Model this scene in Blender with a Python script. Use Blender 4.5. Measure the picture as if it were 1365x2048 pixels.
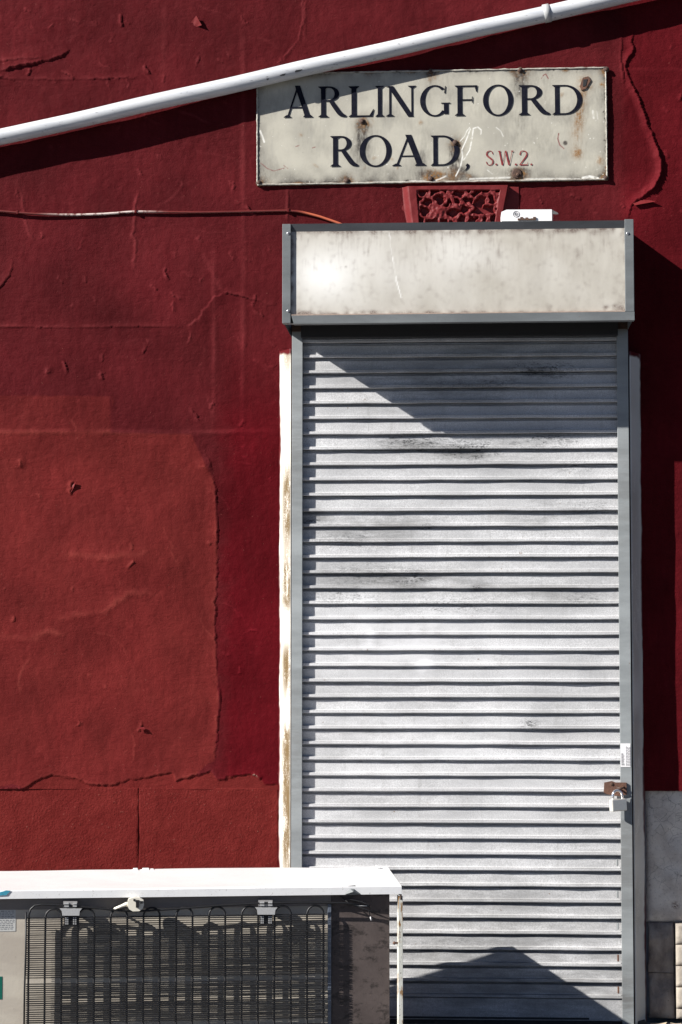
import bpy, bmesh, math, random
import numpy as np
from mathutils import Vector, Matrix, Euler

for o in list(bpy.data.objects):
    bpy.data.objects.remove(o, do_unlink=True)
scene = bpy.context.scene
COL = scene.collection
R = math.radians
random.seed(7)
RNG = np.random.default_rng(11)

# ------------------------------------------------------------------ camera
IW, IH = 1365.0, 2048.0
DIST = 7.0                     # metres from the wall
SPX = 0.0016                   # metres per photo pixel on the wall
FPX = DIST / SPX
PITCH, YAW = R(3.8), R(3.2)
CROT = Matrix.Rotation(YAW, 3, 'Z') @ Matrix.Rotation(R(90) + PITCH, 3, 'X')
CPOS = Vector((DIST * math.tan(YAW), -DIST, 0.0))

def ray(px, py):
    return CROT @ Vector((px - IW / 2, IH / 2 - py, -FPX))

_d = ray(690, 2040)
CPOS.z = -_d.z * (DIST / _d.y)          # ground meets the wall at pixel row 2040

def W(px, py, Y=0.0):
    """photo pixel -> point on the plane Y (parallel to the wall)"""
    d = ray(px, py)
    t = (Y - CPOS.y) / d.y
    return CPOS + d * t

def onz(px, py, z):
    d = ray(px, py)
    t = (z - CPOS.z) / d.z
    return CPOS + d * t

def topx(X, Y, Z):
    """world arrays -> photo pixels"""
    M = np.array(CROT.transposed())
    v = np.stack([np.asarray(X, float) - CPOS.x, np.asarray(Y, float) - CPOS.y, np.asarray(Z, float) - CPOS.z])
    c = np.tensordot(M, v, axes=(1, 0))
    return IW / 2 + FPX * c[0] / (-c[2]), IH / 2 - FPX * c[1] / (-c[2])

cam = bpy.data.cameras.new('camera')
cam.sensor_fit = 'VERTICAL'
cam.sensor_height = 36
cam.lens = 36 * FPX / IH
cam.clip_end = 500
cam.clip_start = 0.05
camo = bpy.data.objects.new('camera', cam)
camo.matrix_world = Matrix.Translation(CPOS) @ CROT.to_4x4()
COL.objects.link(camo)
scene.camera = camo
scene.render.resolution_x, scene.render.resolution_y = 682, 1024

# ------------------------------------------------------------------ light
TX, TY = 1.9, 1.3              # the sun's slope: sideways and down for each metre towards the wall
SUNDIR = Vector((TX, 1.0, -TY)).normalized()
sun = bpy.data.lights.new('sun', 'SUN')
sun.energy = 5.0
sun.angle = R(0.5)
sun.color = (1.0, 0.965, 0.91)
suno = bpy.data.objects.new('sun', sun)
suno.rotation_euler = SUNDIR.to_track_quat('-Z', 'Y').to_euler()
suno.location = (-6, -5, 6)
COL.objects.link(suno)

world = bpy.data.worlds.new('World')
scene.world = world
world.use_nodes = True
wn = world.node_tree
bg = wn.nodes['Background']
sky = wn.nodes.new('ShaderNodeTexSky')
sky.sky_type = 'NISHITA'
sky.sun_disc = False
sky.sun_elevation = math.asin(-SUNDIR.z)
sky.sun_rotation = math.atan2(-SUNDIR.x, -SUNDIR.y)
wn.links.new(sky.outputs[0], bg.inputs[0])
sky.air_density = 0.28
sky.dust_density = 0.1
sky.ozone_density = 1.0
bg.inputs[1].default_value = 0.05
scene.view_settings.view_transform = 'Standard'
scene.view_settings.look = 'None'
scene.view_settings.gamma = 1
scene.view_settings.exposure = 0.9

# ------------------------------------------------------------------ helpers
def tag(o, label=None, cat=None, group=None, kind=None):
    if label: o['label'] = label
    if cat: o['category'] = cat
    if group: o['group'] = group
    if kind: o['kind'] = kind
    return o

def thing(name, label, cat, loc=(0, 0, 0), rot=(0, 0, 0), group=None):
    o = bpy.data.objects.new(name, None)
    COL.objects.link(o)
    o.empty_display_size = 0.05
    o.location = loc
    o.rotation_euler = rot
    return tag(o, label, cat, group)

def chain(o):
    m = Matrix.Identity(4)
    while o is not None:
        m = o.matrix_basis @ m
        o = o.parent
    return m

class MB:
    """collects shapes, builds ONE mesh object"""
    def __init__(s):
        s.v = []; s.f = []; s.sm = []
    def add(s, v, f, smooth=False):
        b = len(s.v)
        s.v += [Vector(p) for p in v]
        s.f += [tuple(i + b for i in q) for q in f]
        s.sm += [smooth] * len(f)
        return s
    def box(s, x0, x1, y0, y1, z0, z1, bev=0.0, M=None):
        bm = bmesh.new()
        bmesh.ops.create_cube(bm, size=1)
        for v in bm.verts:
            v.co = Vector(((x0 + x1) / 2 + v.co.x * (x1 - x0), (y0 + y1) / 2 + v.co.y * (y1 - y0), (z0 + z1) / 2 + v.co.z * (z1 - z0)))
        if bev > 0:
            bmesh.ops.bevel(bm, geom=bm.edges[:], offset=bev, segments=2, affect='EDGES', profile=0.6)
        bm.verts.index_update()
        vs = [(M @ v.co if M else v.co.copy()) for v in bm.verts]
        fs = [[v.index for v in f.verts] for f in bm.faces]
        bm.free()
        return s.add(vs, fs)
    def prism(s, poly, y0, y1, M=None):
        """poly in (x,z), from y0 to y1 (y0 is the side facing the street)"""
        n = len(poly)
        a = sum(poly[i][0] * poly[(i + 1) % n][1] - poly[(i + 1) % n][0] * poly[i][1] for i in range(n))
        if a < 0: poly = poly[::-1]
        v = [Vector((p[0], y0, p[1])) for p in poly] + [Vector((p[0], y1, p[1])) for p in poly]
        f = [tuple(range(n)), tuple(range(2 * n - 1, n - 1, -1))]
        f += [(i, i + n, (i + 1) % n + n, (i + 1) % n) for i in range(n)]
        if M: v = [M @ p for p in v]
        return s.add(v, f)
    def tube(s, pts, r, n=8, cap=True, closed=False):
        pts = [Vector(p) for p in pts]
        rs = r if isinstance(r, (list, tuple)) else [r] * len(pts)
        m = len(pts); vs = []; up = None
        for i, p in enumerate(pts):
            if closed: t = pts[(i + 1) % m] - pts[i - 1]
            else: t = pts[min(i + 1, m - 1)] - pts[max(i - 1, 0)]
            t.normalize()
            if up is None:
                up = Vector((0, 1, 0)) if abs(t.y) < 0.9 else Vector((1, 0, 0))
            a = up - t * up.dot(t); a.normalize(); up = a
            b = t.cross(a)
            for k in range(n):
                an = 2 * math.pi * k / n
                vs.append(p + (a * math.cos(an) + b * math.sin(an)) * rs[i])
        fs = []
        for i in range(m if closed else m - 1):
            j = (i + 1) % m
            for k in range(n):
                k2 = (k + 1) % n
                fs.append((i * n + k, i * n + k2, j * n + k2, j * n + k))
        s.add(vs, fs, True)
        if cap and not closed:
            b = len(s.v) - len(vs)
            s.f.append(tuple(range(b, b + n))[::-1]); s.sm.append(False)
            s.f.append(tuple(range(b + (m - 1) * n, b + m * n))); s.sm.append(False)
        return s
    def disc(s, c, r, h, n=14, dome=0.0):
        """short round boss standing on a wall, axis along -y"""
        c = Vector(c); v = []; f = []
        rings = [(r, 0), (r, h * 0.6), (r * 0.82, h * 0.92), (r * 0.4, h + dome)]
        for rr, hh in rings:
            for k in range(n):
                a = 2 * math.pi * k / n
                v.append(c + Vector((math.cos(a) * rr, -hh, math.sin(a) * rr)))
        for i in range(len(rings) - 1):
            for k in range(n):
                k2 = (k + 1) % n
                f.append((i * n + k, i * n + k2, (i + 1) * n + k2, (i + 1) * n + k))
        f.append(tuple(range((len(rings) - 1) * n, len(rings) * n)))
        return s.add(v, f, True)
    def build(s, name, mat, parent=None, world=True):
        me = bpy.data.meshes.new(name)
        vs = s.v
        if parent is not None and world:
            Mi = chain(parent).inverted()
            vs = [Mi @ p for p in vs]
        me.from_pydata([tuple(p) for p in vs], [], s.f)
        me.polygons.foreach_set('use_smooth', s.sm)
        me.materials.append(mat)
        me.update()
        o = bpy.data.objects.new(name, me)
        COL.objects.link(o)
        if parent is not None: o.parent = parent
        return o

def share(src, parent, mat4):
    c = src.copy(); COL.objects.link(c); c.parent = parent; c.matrix_basis = mat4
    return c

def grid_object(name, X, Y, Z, mat, parent=None, keep=None, attrs=None, smooth=True):
    """object from 2-D arrays of world coordinates (rows go up, columns to the right)"""
    nr, nc = X.shape
    co = np.stack([X, Y, Z], -1).reshape(-1, 3)
    if parent is not None:
        Mi = np.array(chain(parent).inverted())
        co = co @ Mi[:3, :3].T + Mi[:3, 3]
    idx = np.arange(nr * nc).reshape(nr, nc)
    q = np.stack([idx[:-1, :-1], idx[:-1, 1:], idx[1:, 1:], idx[1:, :-1]], -1).reshape(-1, 4)
    if keep is not None: q = q[keep.reshape(-1)]
    used = np.zeros(nr * nc, bool); used[q.ravel()] = True
    new = np.cumsum(used) - 1
    q = new[q]; co = co[used]
    me = bpy.data.meshes.new(name)
    me.vertices.add(len(co)); me.vertices.foreach_set('co', co.astype(np.float32).ravel())
    me.loops.add(q.size); me.loops.foreach_set('vertex_index', q.astype(np.int32).ravel())
    me.polygons.add(len(q)); me.polygons.foreach_set('loop_start', np.arange(0, q.size, 4, dtype=np.int32))
    me.polygons.foreach_set('use_smooth', np.full(len(q), smooth))
    for k, a in (attrs or {}).items():
        if a.ndim == 3:
            at = me.attributes.new(k, 'FLOAT_COLOR', 'POINT')
            c = np.concatenate([a.reshape(-1, 3)[used], np.ones((len(co), 1))], 1)
            at.data.foreach_set('color', c.astype(np.float32).ravel())
        else:
            at = me.attributes.new(k, 'FLOAT', 'POINT')
            at.data.foreach_set('value', a.reshape(-1)[used].astype(np.float32))
    me.materials.append(mat)
    me.update(); me.validate()
    o = bpy.data.objects.new(name, me); COL.objects.link(o)
    if parent is not None: o.parent = parent
    return o

def fnoise(shape, wl, seed, aniso=(1, 1)):
    """smooth random field, unit variance; wl = wavelength in cells"""
    r = np.random.default_rng(seed)
    f = np.fft.rfft2(r.standard_normal(shape))
    ky = np.fft.fftfreq(shape[0])[:, None] * aniso[0]; kx = np.fft.rfftfreq(shape[1])[None, :] * aniso[1]
    k = np.sqrt(kx ** 2 + ky ** 2) * wl
    out = np.fft.irfft2(f * np.exp(-(k ** 2) * 1.2), (shape[0], shape[1]))
    out -= out.mean()
    return out / (out.std() + 1e-9)

def sstep(a, b, x):
    t = np.clip((x - a) / (b - a), 0, 1)
    return t * t * (3 - 2 * t)

def polydist(U, V, pts):
    """distance to a polyline, side (+1 left of its direction as seen in the picture going down = smaller u), place along it"""
    best = np.full(U.shape, 1e9); side = np.zeros(U.shape); tt = np.zeros(U.shape)
    L = [0]
    for a, b in zip(pts[:-1], pts[1:]): L.append(L[-1] + math.hypot(b[0] - a[0], b[1] - a[1]))
    for i, (a, b) in enumerate(zip(pts[:-1], pts[1:])):
        dx, dy = b[0] - a[0], b[1] - a[1]
        l2 = dx * dx + dy * dy + 1e-9
        t = np.clip(((U - a[0]) * dx + (V - a[1]) * dy) / l2, 0, 1)
        d = np.hypot(U - a[0] - t * dx, V - a[1] - t * dy)
        s = np.sign(dx * (V - a[1]) - dy * (U - a[0]))
        m = d < best
        best = np.where(m, d, best); side = np.where(m, s, side); tt = np.where(m, (L[i] + t * math.sqrt(l2)) / L[-1], tt)
    return best, side, tt

def inpoly(U, V, poly):
    c = np.zeros(U.shape, bool); n = len(poly)
    for i in range(n):
        x0, y0 = poly[i]; x1, y1 = poly[(i + 1) % n]
        m = ((y0 > V) != (y1 > V)) & (U < (x1 - x0) * (V - y0) / (y1 - y0 + 1e-12) + x0)
        c ^= m
    return c

def srgb(r, g, b, k=1.0):
    def f(c):
        c /= 255.0
        return (c / 12.92 if c <= 0.04045 else ((c + 0.055) / 1.055) ** 2.4) * k
    return (f(r), f(g), f(b))

# ------------------------------------------------------------------ materials
class NT:
    def __init__(s, name):
        s.m = bpy.data.materials.new(name); s.m.use_nodes = True
        s.t = s.m.node_tree; s.n = s.t.nodes
        s.b = s.n['Principled BSDF']
    def link(s, a, b): s.t.links.new(a, b)
    def node(s, typ, **kw):
        n = s.n.new(typ)
        for k, v in kw.items(): setattr(n, k, v)
        return n
    def setin(s, n, i, v):
        if isinstance(v, bpy.types.NodeSocket): s.link(v, n.inputs[i])
        else:
            if isinstance(v, (tuple, list)) and len(v) == 3 and n.inputs[i].type == 'RGBA': v = (*v, 1)
            n.inputs[i].default_value = v
    def pos(s, scale=(1, 1, 1)):
        g = s.node('ShaderNodeNewGeometry')
        if scale == (1, 1, 1): return g.outputs['Position']
        m = s.node('ShaderNodeMapping'); m.inputs['Scale'].default_value = scale
        s.link(g.outputs['Position'], m.inputs['Vector'])
        return m.outputs[0]
    def objc(s, scale=(1, 1, 1)):
        g = s.node('ShaderNodeTexCoord')
        m = s.node('ShaderNodeMapping'); m.inputs['Scale'].default_value = scale
        s.link(g.outputs['Object'], m.inputs['Vector'])
        return m.outputs[0]
    def noise(s, vec, scale, detail=3, rough=0.55):
        n = s.node('ShaderNodeTexNoise')
        s.link(vec, n.inputs['Vector']); n.inputs['Scale'].default_value = scale
        n.inputs['Detail'].default_value = detail; n.inputs['Roughness'].default_value = rough
        return n.outputs[0]
    def vor(s, vec, scale, feature='F1', out='Distance'):
        n = s.node('ShaderNodeTexVoronoi'); n.feature = feature
        s.link(vec, n.inputs['Vector']); n.inputs['Scale'].default_value = scale
        return n.outputs[out]
    def ramp(s, x, a, b, lo=0.0, hi=1.0):
        n = s.node('ShaderNodeMapRange'); n.interpolation_type = 'SMOOTHSTEP'
        s.setin(n, 0, x); n.inputs[1].default_value = a; n.inputs[2].default_value = b
        n.inputs[3].default_value = lo; n.inputs[4].default_value = hi
        return n.outputs[0]
    def math(s, op, a, b=0.0, clamp=False):
        n = s.node('ShaderNodeMath', operation=op); n.use_clamp = clamp
        s.setin(n, 0, a); s.setin(n, 1, b)
        return n.outputs[0]
    def mix(s, f, a, b, blend='MIX'):
        n = s.node('ShaderNodeMix', data_type='RGBA', blend_type=blend)
        s.setin(n, 0, f)
        for i, v in ((6, a), (7, b)):
            s.setin(n, i, v)
        return n.outputs[2]
    def attr(s, name, out='Fac'):
        n = s.node('ShaderNodeAttribute'); n.attribute_name = name
        return n.outputs[out]
    def bump(s, h, dist, strength=1.0, normal=None):
        n = s.node('ShaderNodeBump'); n.inputs['Strength'].default_value = strength; n.inputs['Distance'].default_value = dist
        s.link(h, n.inputs['Height'])
        if normal is not None: s.link(normal, n.inputs['Normal'])
        return n.outputs[0]
    def blobs(s, vec, items):
        """sum of soft ellipses in world x/z: (X, Z, rx, rz, amount)"""
        sep = s.node('ShaderNodeSeparateXYZ'); s.link(vec, sep.inputs[0])
        tot = None
        for X, Z, rx, rz, am in items:
            a = s.math('DIVIDE', s.math('SUBTRACT', sep.outputs[0], X), rx)
            b = s.math('DIVIDE', s.math('SUBTRACT', sep.outputs[2], Z), rz)
            d = s.math('SQRT', s.math('ADD', s.math('MULTIPLY', a, a), s.math('MULTIPLY', b, b)))
            v = s.ramp(d, 1.0, 0.0, 0.0, am)
            tot = v if tot is None else s.math('MAXIMUM', tot, v)
        return tot
    def done(s, col, rough=0.5, metal=0.0, normal=None, spec=None):
        s.setin(s.b, 'Base Color', col); s.setin(s.b, 'Roughness', rough); s.setin(s.b, 'Metallic', metal)
        if normal is not None: s.link(normal, s.b.inputs['Normal'])
        if spec is not None: s.b.inputs['Specular IOR Level'].default_value = spec
        return s.m

def simple(name, col, rough=0.5, metal=0.0, var=0.18, scale=60.0, bump=0.0004, spec=None, dirt=None, dirt_amt=0.0):
    t = NT(name); p = t.pos()
    n = t.noise(p, scale, 4, 0.6)
    c = t.mix(n, tuple(x * (1 - var) for x in col), tuple(min(1, x * (1 + var)) for x in col))
    if dirt is not None:
        d = t.math('MULTIPLY', t.ramp(t.noise(p, scale * 0.35, 5, 0.7), 0.45, 0.75), dirt_amt)
        c = t.mix(d, c, dirt)
    return t.done(c, rough, metal, t.bump(n, bump), spec)

M = {}
# red masonry paint: pigment comes from the layers of paint on the wall
t = NT('red_masonry_paint'); p = t.pos()
g1 = t.noise(p, 420, 3, 0.6); g2 = t.noise(t.pos((30, 30, 110)), 1.0, 4, 0.6); g3 = t.noise(p, 38, 4, 0.6); g4 = t.noise(p, 7, 4, .65)
pig = t.attr('pigment', 'Color')
c = t.mix(t.ramp(g3, .3, .7, 0.0, 0.35), pig, t.mix(1.0, pig, (0.72, 0.62, 0.66), 'MULTIPLY'))
c = t.mix(t.ramp(g4, .35, .75, 0.0, 0.4), c, t.mix(1.0, pig, (1.25, 1.5, 1.35), 'MULTIPLY'))
sp = t.ramp(t.noise(p, 190, 2, .5), .74, .78)
c = t.mix(t.math('MULTIPLY', sp, .5), c, (.33, .13, .1))
grit = t.noise(p, 330, 2, .65)
c = t.mix(t.ramp(grit, .35, .65, .38, 0), c, t.mix(1.0, c, (.55, .45, .48), 'MULTIPLY'))
h = t.math('ADD', t.math('MULTIPLY', g1, .5), t.math('ADD', t.math('MULTIPLY', g2, .7), t.math('MULTIPLY', g3, 1.6)))
M['wall'] = t.done(c, t.ramp(g3, .3, .7, .6, .8), 0, t.bump(h, .0018, 1.0), spec=.04)

# red paint over coarse render (plinth)
t = NT('red_plinth_paint'); p = t.pos()
g1 = t.noise(p, 150, 3, .6); g3 = t.noise(p, 14, 4, .6)
c = t.mix(g3, srgb(98, 27, 27, .80), srgb(128, 48, 44, .80))
g5 = t.noise(p, 330, 2, .65)
c = t.mix(t.ramp(g5, .35, .65, .4, 0), c, t.mix(1.0, c, (.55, .45, .48), 'MULTIPLY'))
c = t.mix(t.math('MULTIPLY', t.ramp(g1, .66, .74), .55), c, (.32, .13, .1))
M['plinth_red'] = t.done(c, .6, 0, t.bump(t.math('ADD', g1, t.math('MULTIPLY', g3, 2)), .0028, .8), spec=.04)
M['red_gloss'] = simple('red_paint_plain', srgb(100, 28, 30, .75), .6, 0, .25, 90, .0006, spec=.12)
M['red_carved'] = simple('red_paint_carved_stone', srgb(118, 40, 42, .8), .5, 0, .2, 120, .0007, spec=.2)

# cracked cream paint
t = NT('cracked_cream_paint'); p = t.pos()
wv_ = t.node('ShaderNodeMix', data_type='VECTOR'); wv_.inputs[0].default_value = .035
nz_ = t.node('ShaderNodeTexNoise'); nz_.inputs['Scale'].default_value = 22; nz_.inputs['Detail'].default_value = 5; t.link(p, nz_.inputs['Vector'])
t.link(p, wv_.inputs[4]); t.link(nz_.outputs['Color'], wv_.inputs[5])
crk = t.ramp(t.vor(wv_.outputs[1], 34, 'DISTANCE_TO_EDGE'), .0, .016, .8, 0)
crk = t.math('MULTIPLY', crk, t.ramp(t.noise(p, 9, 3), .42, .6))
n = t.noise(p, 16, 5, .65)
c = t.mix(t.ramp(n, .35, .75), (.86, .78, .69), (.60, .52, .45))
c = t.mix(crk, c, (.14, .11, .09))
c = t.mix(t.ramp(t.noise(p, 34, 6, .75), .58, .72, 0, .7), c, (.30, .22, .17))
c = t.mix(t.ramp(t.noise(p, 190, 4, .7), .56, .70, 0, .5), c, (.17, .14, .12))
brn = t.blobs(p, [(W(1352, 1812).x, W(1352, 1812).z, .02, .02, 1), (W(1338, 1578).x, W(1338, 1578).z, .035, .014, 1)])
c = t.mix(t.math('MULTIPLY', brn, t.ramp(t.noise(p, 90, 4, .7), .4, .55)), c, (.12, .05, .03))
M['cream'] = t.done(c, .65, 0, t.bump(t.math('SUBTRACT', n, crk), .002, .8), spec=.3)

t = NT('weathered_base_stone'); p = t.pos()
n = t.noise(t.pos((1, 1, .45)), 22, 6, .65); n2 = t.noise(p, 110, 4, .6)
c = t.mix(t.ramp(n, .3, .7), (.22, .18, .16), (.42, .36, .31))
c = t.mix(t.ramp(n2, .6, .75, 0, .6), c, (.09, .07, .065))
M['brick'] = simple('grubby_cream_brick', (.40, .355, .30), .7, 0, .3, 50, .002, spec=.15, dirt=(.15, .12, .10), dirt_amt=.7)
M['stone'] = t.done(c, .8, 0, t.bump(t.math('ADD', n, t.math('MULTIPLY', n2, .35)), .006, 1), spec=.2)

def galv(name, base, speck=.35, dirty=None, light=None, metal=.06, soft=None, vary=False):
    t = NT(name); p = t.pos()
    n = t.noise(p, 240, 3, .7); n2 = t.noise(t.pos((3.2, 3.2, 12)), 1.0, 5, .65); n3 = t.noise(p, 900, 2, .5)
    b0 = tuple(x * .80 for x in base); b1 = tuple(min(1, x * 1.14) for x in base)
    c = t.mix(t.ramp(n2, .3, .7), b0, b1)
    if vary:
        oi = t.node('ShaderNodeObjectInfo')
        c = t.mix(t.math('MULTIPLY', oi.outputs['Random'], .16), c, tuple(x * .45 for x in base))
        gr = t.noise(p, 310, 2, .6)
        c = t.mix(t.ramp(gr, .38, .62, .55, 0), c, tuple(x * .55 for x in base))
        stk = t.ramp(t.noise(t.pos((55, 55, 3.5)), 1.0, 4, .65), .55, .75, 0, .30)
        c = t.mix(stk, c, (.24, .235, .23))
    c = t.mix(t.ramp(n, .56, .72, 0, speck), c, tuple(x * .5 for x in base))
    c = t.mix(t.ramp(n3, .6, .75, 0, .3), c, tuple(min(1, x * 1.35) for x in base))
    if soft is not None:
        sm_ = t.math('MULTIPLY', t.blobs(p, soft), t.ramp(t.noise(t.pos((5, 5, 26)), 1.0, 5, .7), .32, .62))
        c = t.mix(sm_, c, (.13, .128, .125))
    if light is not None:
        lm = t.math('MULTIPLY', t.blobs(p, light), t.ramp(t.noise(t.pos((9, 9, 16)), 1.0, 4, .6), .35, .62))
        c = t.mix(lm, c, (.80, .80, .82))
    if dirty is not None:
        dn = t.ramp(t.noise(t.pos((30, 30, 110)), 1.0, 6, .78), .38, .66)
        dn2 = t.ramp(t.noise(t.pos((150, 150, 300)), 1.0, 3, .6), .40, .62)
        dm = t.math('MULTIPLY', t.blobs(p, dirty), t.math('MULTIPLY', dn, dn2))
        c = t.mix(t.math('MULTIPLY', dm, 1.9, True), c, (.06, .06, .062))
    rs = t.ramp(t.noise(p, 75, 3, .5), .72, .77, 0, .7)
    c = t.mix(rs, c, (.16, .09, .05))
    return t.done(c, t.ramp(n2, .3, .7, .48, .62), metal, t.bump(n, .0004, .5))

def bl(px, py, rx, rz, a):
    q = W(px, py, -.06)
    return (q.x, q.z, rx * SPX, rz * SPX, a)

dirt_spots = [bl(1080, 740, 120, 26, 1), bl(960, 768, 200, 30, .45), bl(830, 885, 120, 34, .9), bl(935, 900, 110, 36, 1), bl(1085, 880, 130, 30, .7), bl(1150, 935, 60, 22, .6),
              bl(622, 1040, 30, 20, 1), bl(850, 1053, 26, 10, 1), bl(820, 1155, 60, 30, 1), bl(730, 1150, 150, 40, .5), bl(955, 1175, 16, 10, 1.2), bl(1060, 1450, 30, 22, 1),
              bl(900, 1210, 260, 30, .45), bl(690, 1195, 120, 30, .5), bl(880, 1890, 200, 40, .3), bl(1180, 1020, 80, 40, .5), bl(700, 1080, 140, 40, .4), bl(1170, 1200, 90, 30, .45)]
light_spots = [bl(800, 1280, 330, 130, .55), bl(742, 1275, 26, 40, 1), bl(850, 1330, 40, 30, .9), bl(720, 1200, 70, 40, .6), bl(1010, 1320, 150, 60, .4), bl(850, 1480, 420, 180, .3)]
soft_spots = [bl(935, 905, 150, 26, .8), bl(825, 890, 110, 26, .75), bl(630, 1040, 90, 40, .8), bl(1090, 745, 170, 26, .8), bl(960, 1175, 60, 22, .7), bl(850, 1390, 360, 50, .35), bl(760, 1600, 300, 70, .35), bl(1000, 1800, 420, 70, .45), bl(760, 1055, 240, 60, .65), bl(1100, 1030, 200, 60, .5), bl(800, 1160, 300, 50, .75), bl(1090, 1185, 220, 50, .5), bl(960, 900, 340, 60, .5), bl(900, 760, 420, 120, .6), bl(1000, 700, 400, 60, .5),
              bl(1030, 1950, 700, 260, .6), bl(700, 1480, 160, 80, .3), bl(1120, 1440, 160, 90, .3), bl(1180, 1700, 120, 200, .35)]
M['slat'] = galv('galvanised_slats', (.625, .625, .635), .6, dirt_spots, light_spots, metal=.06, soft=soft_spots, vary=True)
M['rail'] = galv('galvanised_guide', (.275, .295, .303), .3, soft=[bl(595, 900, 60, 200, .5), bl(595, 1500, 60, 250, .5), bl(1252, 1000, 60, 200, .5), bl(1252, 1700, 60, 220, .6), bl(1252, 2000, 60, 120, .8), bl(595, 1950, 60, 150, .8)])
M['boxrail'] = galv('dull_aluminium_trim', (.150, .163, .170), .3)
M['boxrail_top'] = galv('shaded_aluminium_trim', (.07, .075, .084), .3)  # same trim coloured darker, for the shade on the leaning top rail
M['screw'] = simple('zinc_screw', (.55, .56, .58), .35, .8, .2, 300, .0002)
M['steel'] = simple('bright_padlock_steel', (.82, .80, .74), .32, .55, .1, 160, .0002)
M['chrome'] = simple('shackle_chrome', (.86, .86, .88), .16, .9, .05, 100, .0001)
M['rust'] = simple('rusty_plate', (.115, .056, .038), .7, .1, .45, 140, .001, dirt=(.19, .09, .05), dirt_amt=.7)
M['dark_rust'] = simple('dark_rusted_bolt', (.075, .045, .035), .7, .3, .5, 260, .0008, dirt=(.20, .10, .05), dirt_amt=.6)
M['black'] = simple('black_enamel', (.012, .012, .014), .42, 0, .3, 120, .0002)
M['wireblack'] = simple('black_wire', (.010, .010, .012), .5, 0, .3, 120, .0001)
M['pipe'] = None
M['ink'] = simple('navy_lettering', srgb(17, 19, 34, .8), .6, 0, .35, 160, .0002, spec=.12, dirt=(.06, .06, .07), dirt_amt=.2)
M['redink'] = simple('faded_red_lettering', srgb(128, 34, 38), .5, 0, .3, 160, .0002, dirt=(.35, .28, .24), dirt_amt=.4)
M['dark'] = simple('dark_interior', (.02, .02, .022), .8)
M['paper'] = simple('white_card', (.80, .79, .80), .55, 0, .05, 40, .0002)
M['cream_plastic'] = simple('cream_plug_plastic', (.78, .74, .64), .4, 0, .08, 80, .0001)
M['green'] = simple('green_sticker', (.004, .12, .085), .4)
M['teal'] = simple('blue_paint_mark', (.05, .30, .42), .5, 0, .4, 120)
M['greyprint'] = simple('grey_print', (.16, .16, .17), .6)
M['red_cable'] = None

# white plastic pipe with scuffs
t = NT('white_pipe_plastic'); p = t.pos()
n = t.noise(t.pos((6, 6, 40)), 1, 5, .6); n2 = t.noise(t.pos((40, 40, 190)), 1.0, 4, .7)
c = t.mix(t.ramp(n, .35, .7), (.62, .63, .65), (.50, .52, .555))
c = t.mix(t.ramp(n2, .62, .70, 0, .8), c, (.16, .16, .18))
M['pipe'] = t.done(c, .38, 0, t.bump(n2, .0003), spec=.45)

t = NT('painted_cable'); p = t.pos()
n = t.noise(p, 13, 3); sx = t.node('ShaderNodeSeparateXYZ'); t.link(p, sx.inputs[0])
wx0 = W(100, 428).x; wx1 = W(250, 424).x; wx2 = W(590, 424).x
worn = t.math('MULTIPLY', t.ramp(sx.outputs[0], wx0 - .05, wx0 + .1), t.ramp(sx.outputs[0], wx1, wx1 + .15, 1, 0))
c = t.mix(t.math('MULTIPLY', worn, t.ramp(t.noise(p, 60, 3), .3, .55)), t.mix(n, srgb(96, 28, 30, .7), srgb(130, 48, 42, .7)), (.62, .52, .48))
c = t.mix(t.ramp(sx.outputs[0], wx2, wx2 + .06), c, (.50, .12, .06))
M['red_cable'] = t.done(c, .45, 0, t.bump(n, .0005))

# white flaking door-frame paint, red brushed over its edge
t = NT('old_white_gloss'); p = t.pos()
n = t.noise(t.pos((26, 26, 9)), 1, 6, .72); n2 = t.noise(p, 240, 4, .75)
dm = t.math('MULTIPLY', t.attr('dirt'), t.ramp(t.math('ADD', t.math('MULTIPLY', n, .55), t.math('MULTIPLY', n2, .45)), .36, .52))
c = t.mix(dm, (.76, .74, .68), (.15, .105, .05))
c = t.mix(t.attr('red'), c, srgb(98, 20, 26, .72))
M['oldwhite'] = t.done(c, .4, 0, t.bump(n2, .0006, .6), spec=.4)

# enamel street-sign plate
t = NT('enamel_sign_plate'); p = t.pos()
n = t.noise(p, 9, 5, .6); n2 = t.noise(p, 160, 4, .7); n3 = t.noise(t.pos((34, 34, 6)), 1, 4, .6)
c = t.mix(t.ramp(n, .3, .7), (.50, .475, .40), (.39, .37, .315))
c = t.mix(t.ramp(n3, .5, .8, 0, .35), c, (.29, .28, .26))
d = t.attr('dirt'); c = t.mix(t.math('MULTIPLY', d, t.ramp(n2, .25, .6, .55, 1)), c, (.06, .052, .046))
rr = t.attr('rust'); c = t.mix(t.math('MULTIPLY', rr, t.ramp(n2, .3, .62, .35, 1)), c, (.24, .115, .03))
w = t.attr('white'); c = t.mix(w, c, (.80, .79, .74))
k = t.attr('redmark'); c = t.mix(k, c, (.19, .03, .03))
M['sign'] = t.done(c, t.ramp(n2, .3, .7, .38, .55), 0, t.bump(t.math('ADD', n2, t.math('MULTIPLY', rr, 1.5)), .0006, .6), spec=.4)
M['signrim'] = simple('flaking_sign_rim', (.42, .40, .35), .6, 0, .4, 120, .001, dirt=(.06, .035, .025), dirt_amt=1.0)

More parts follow.
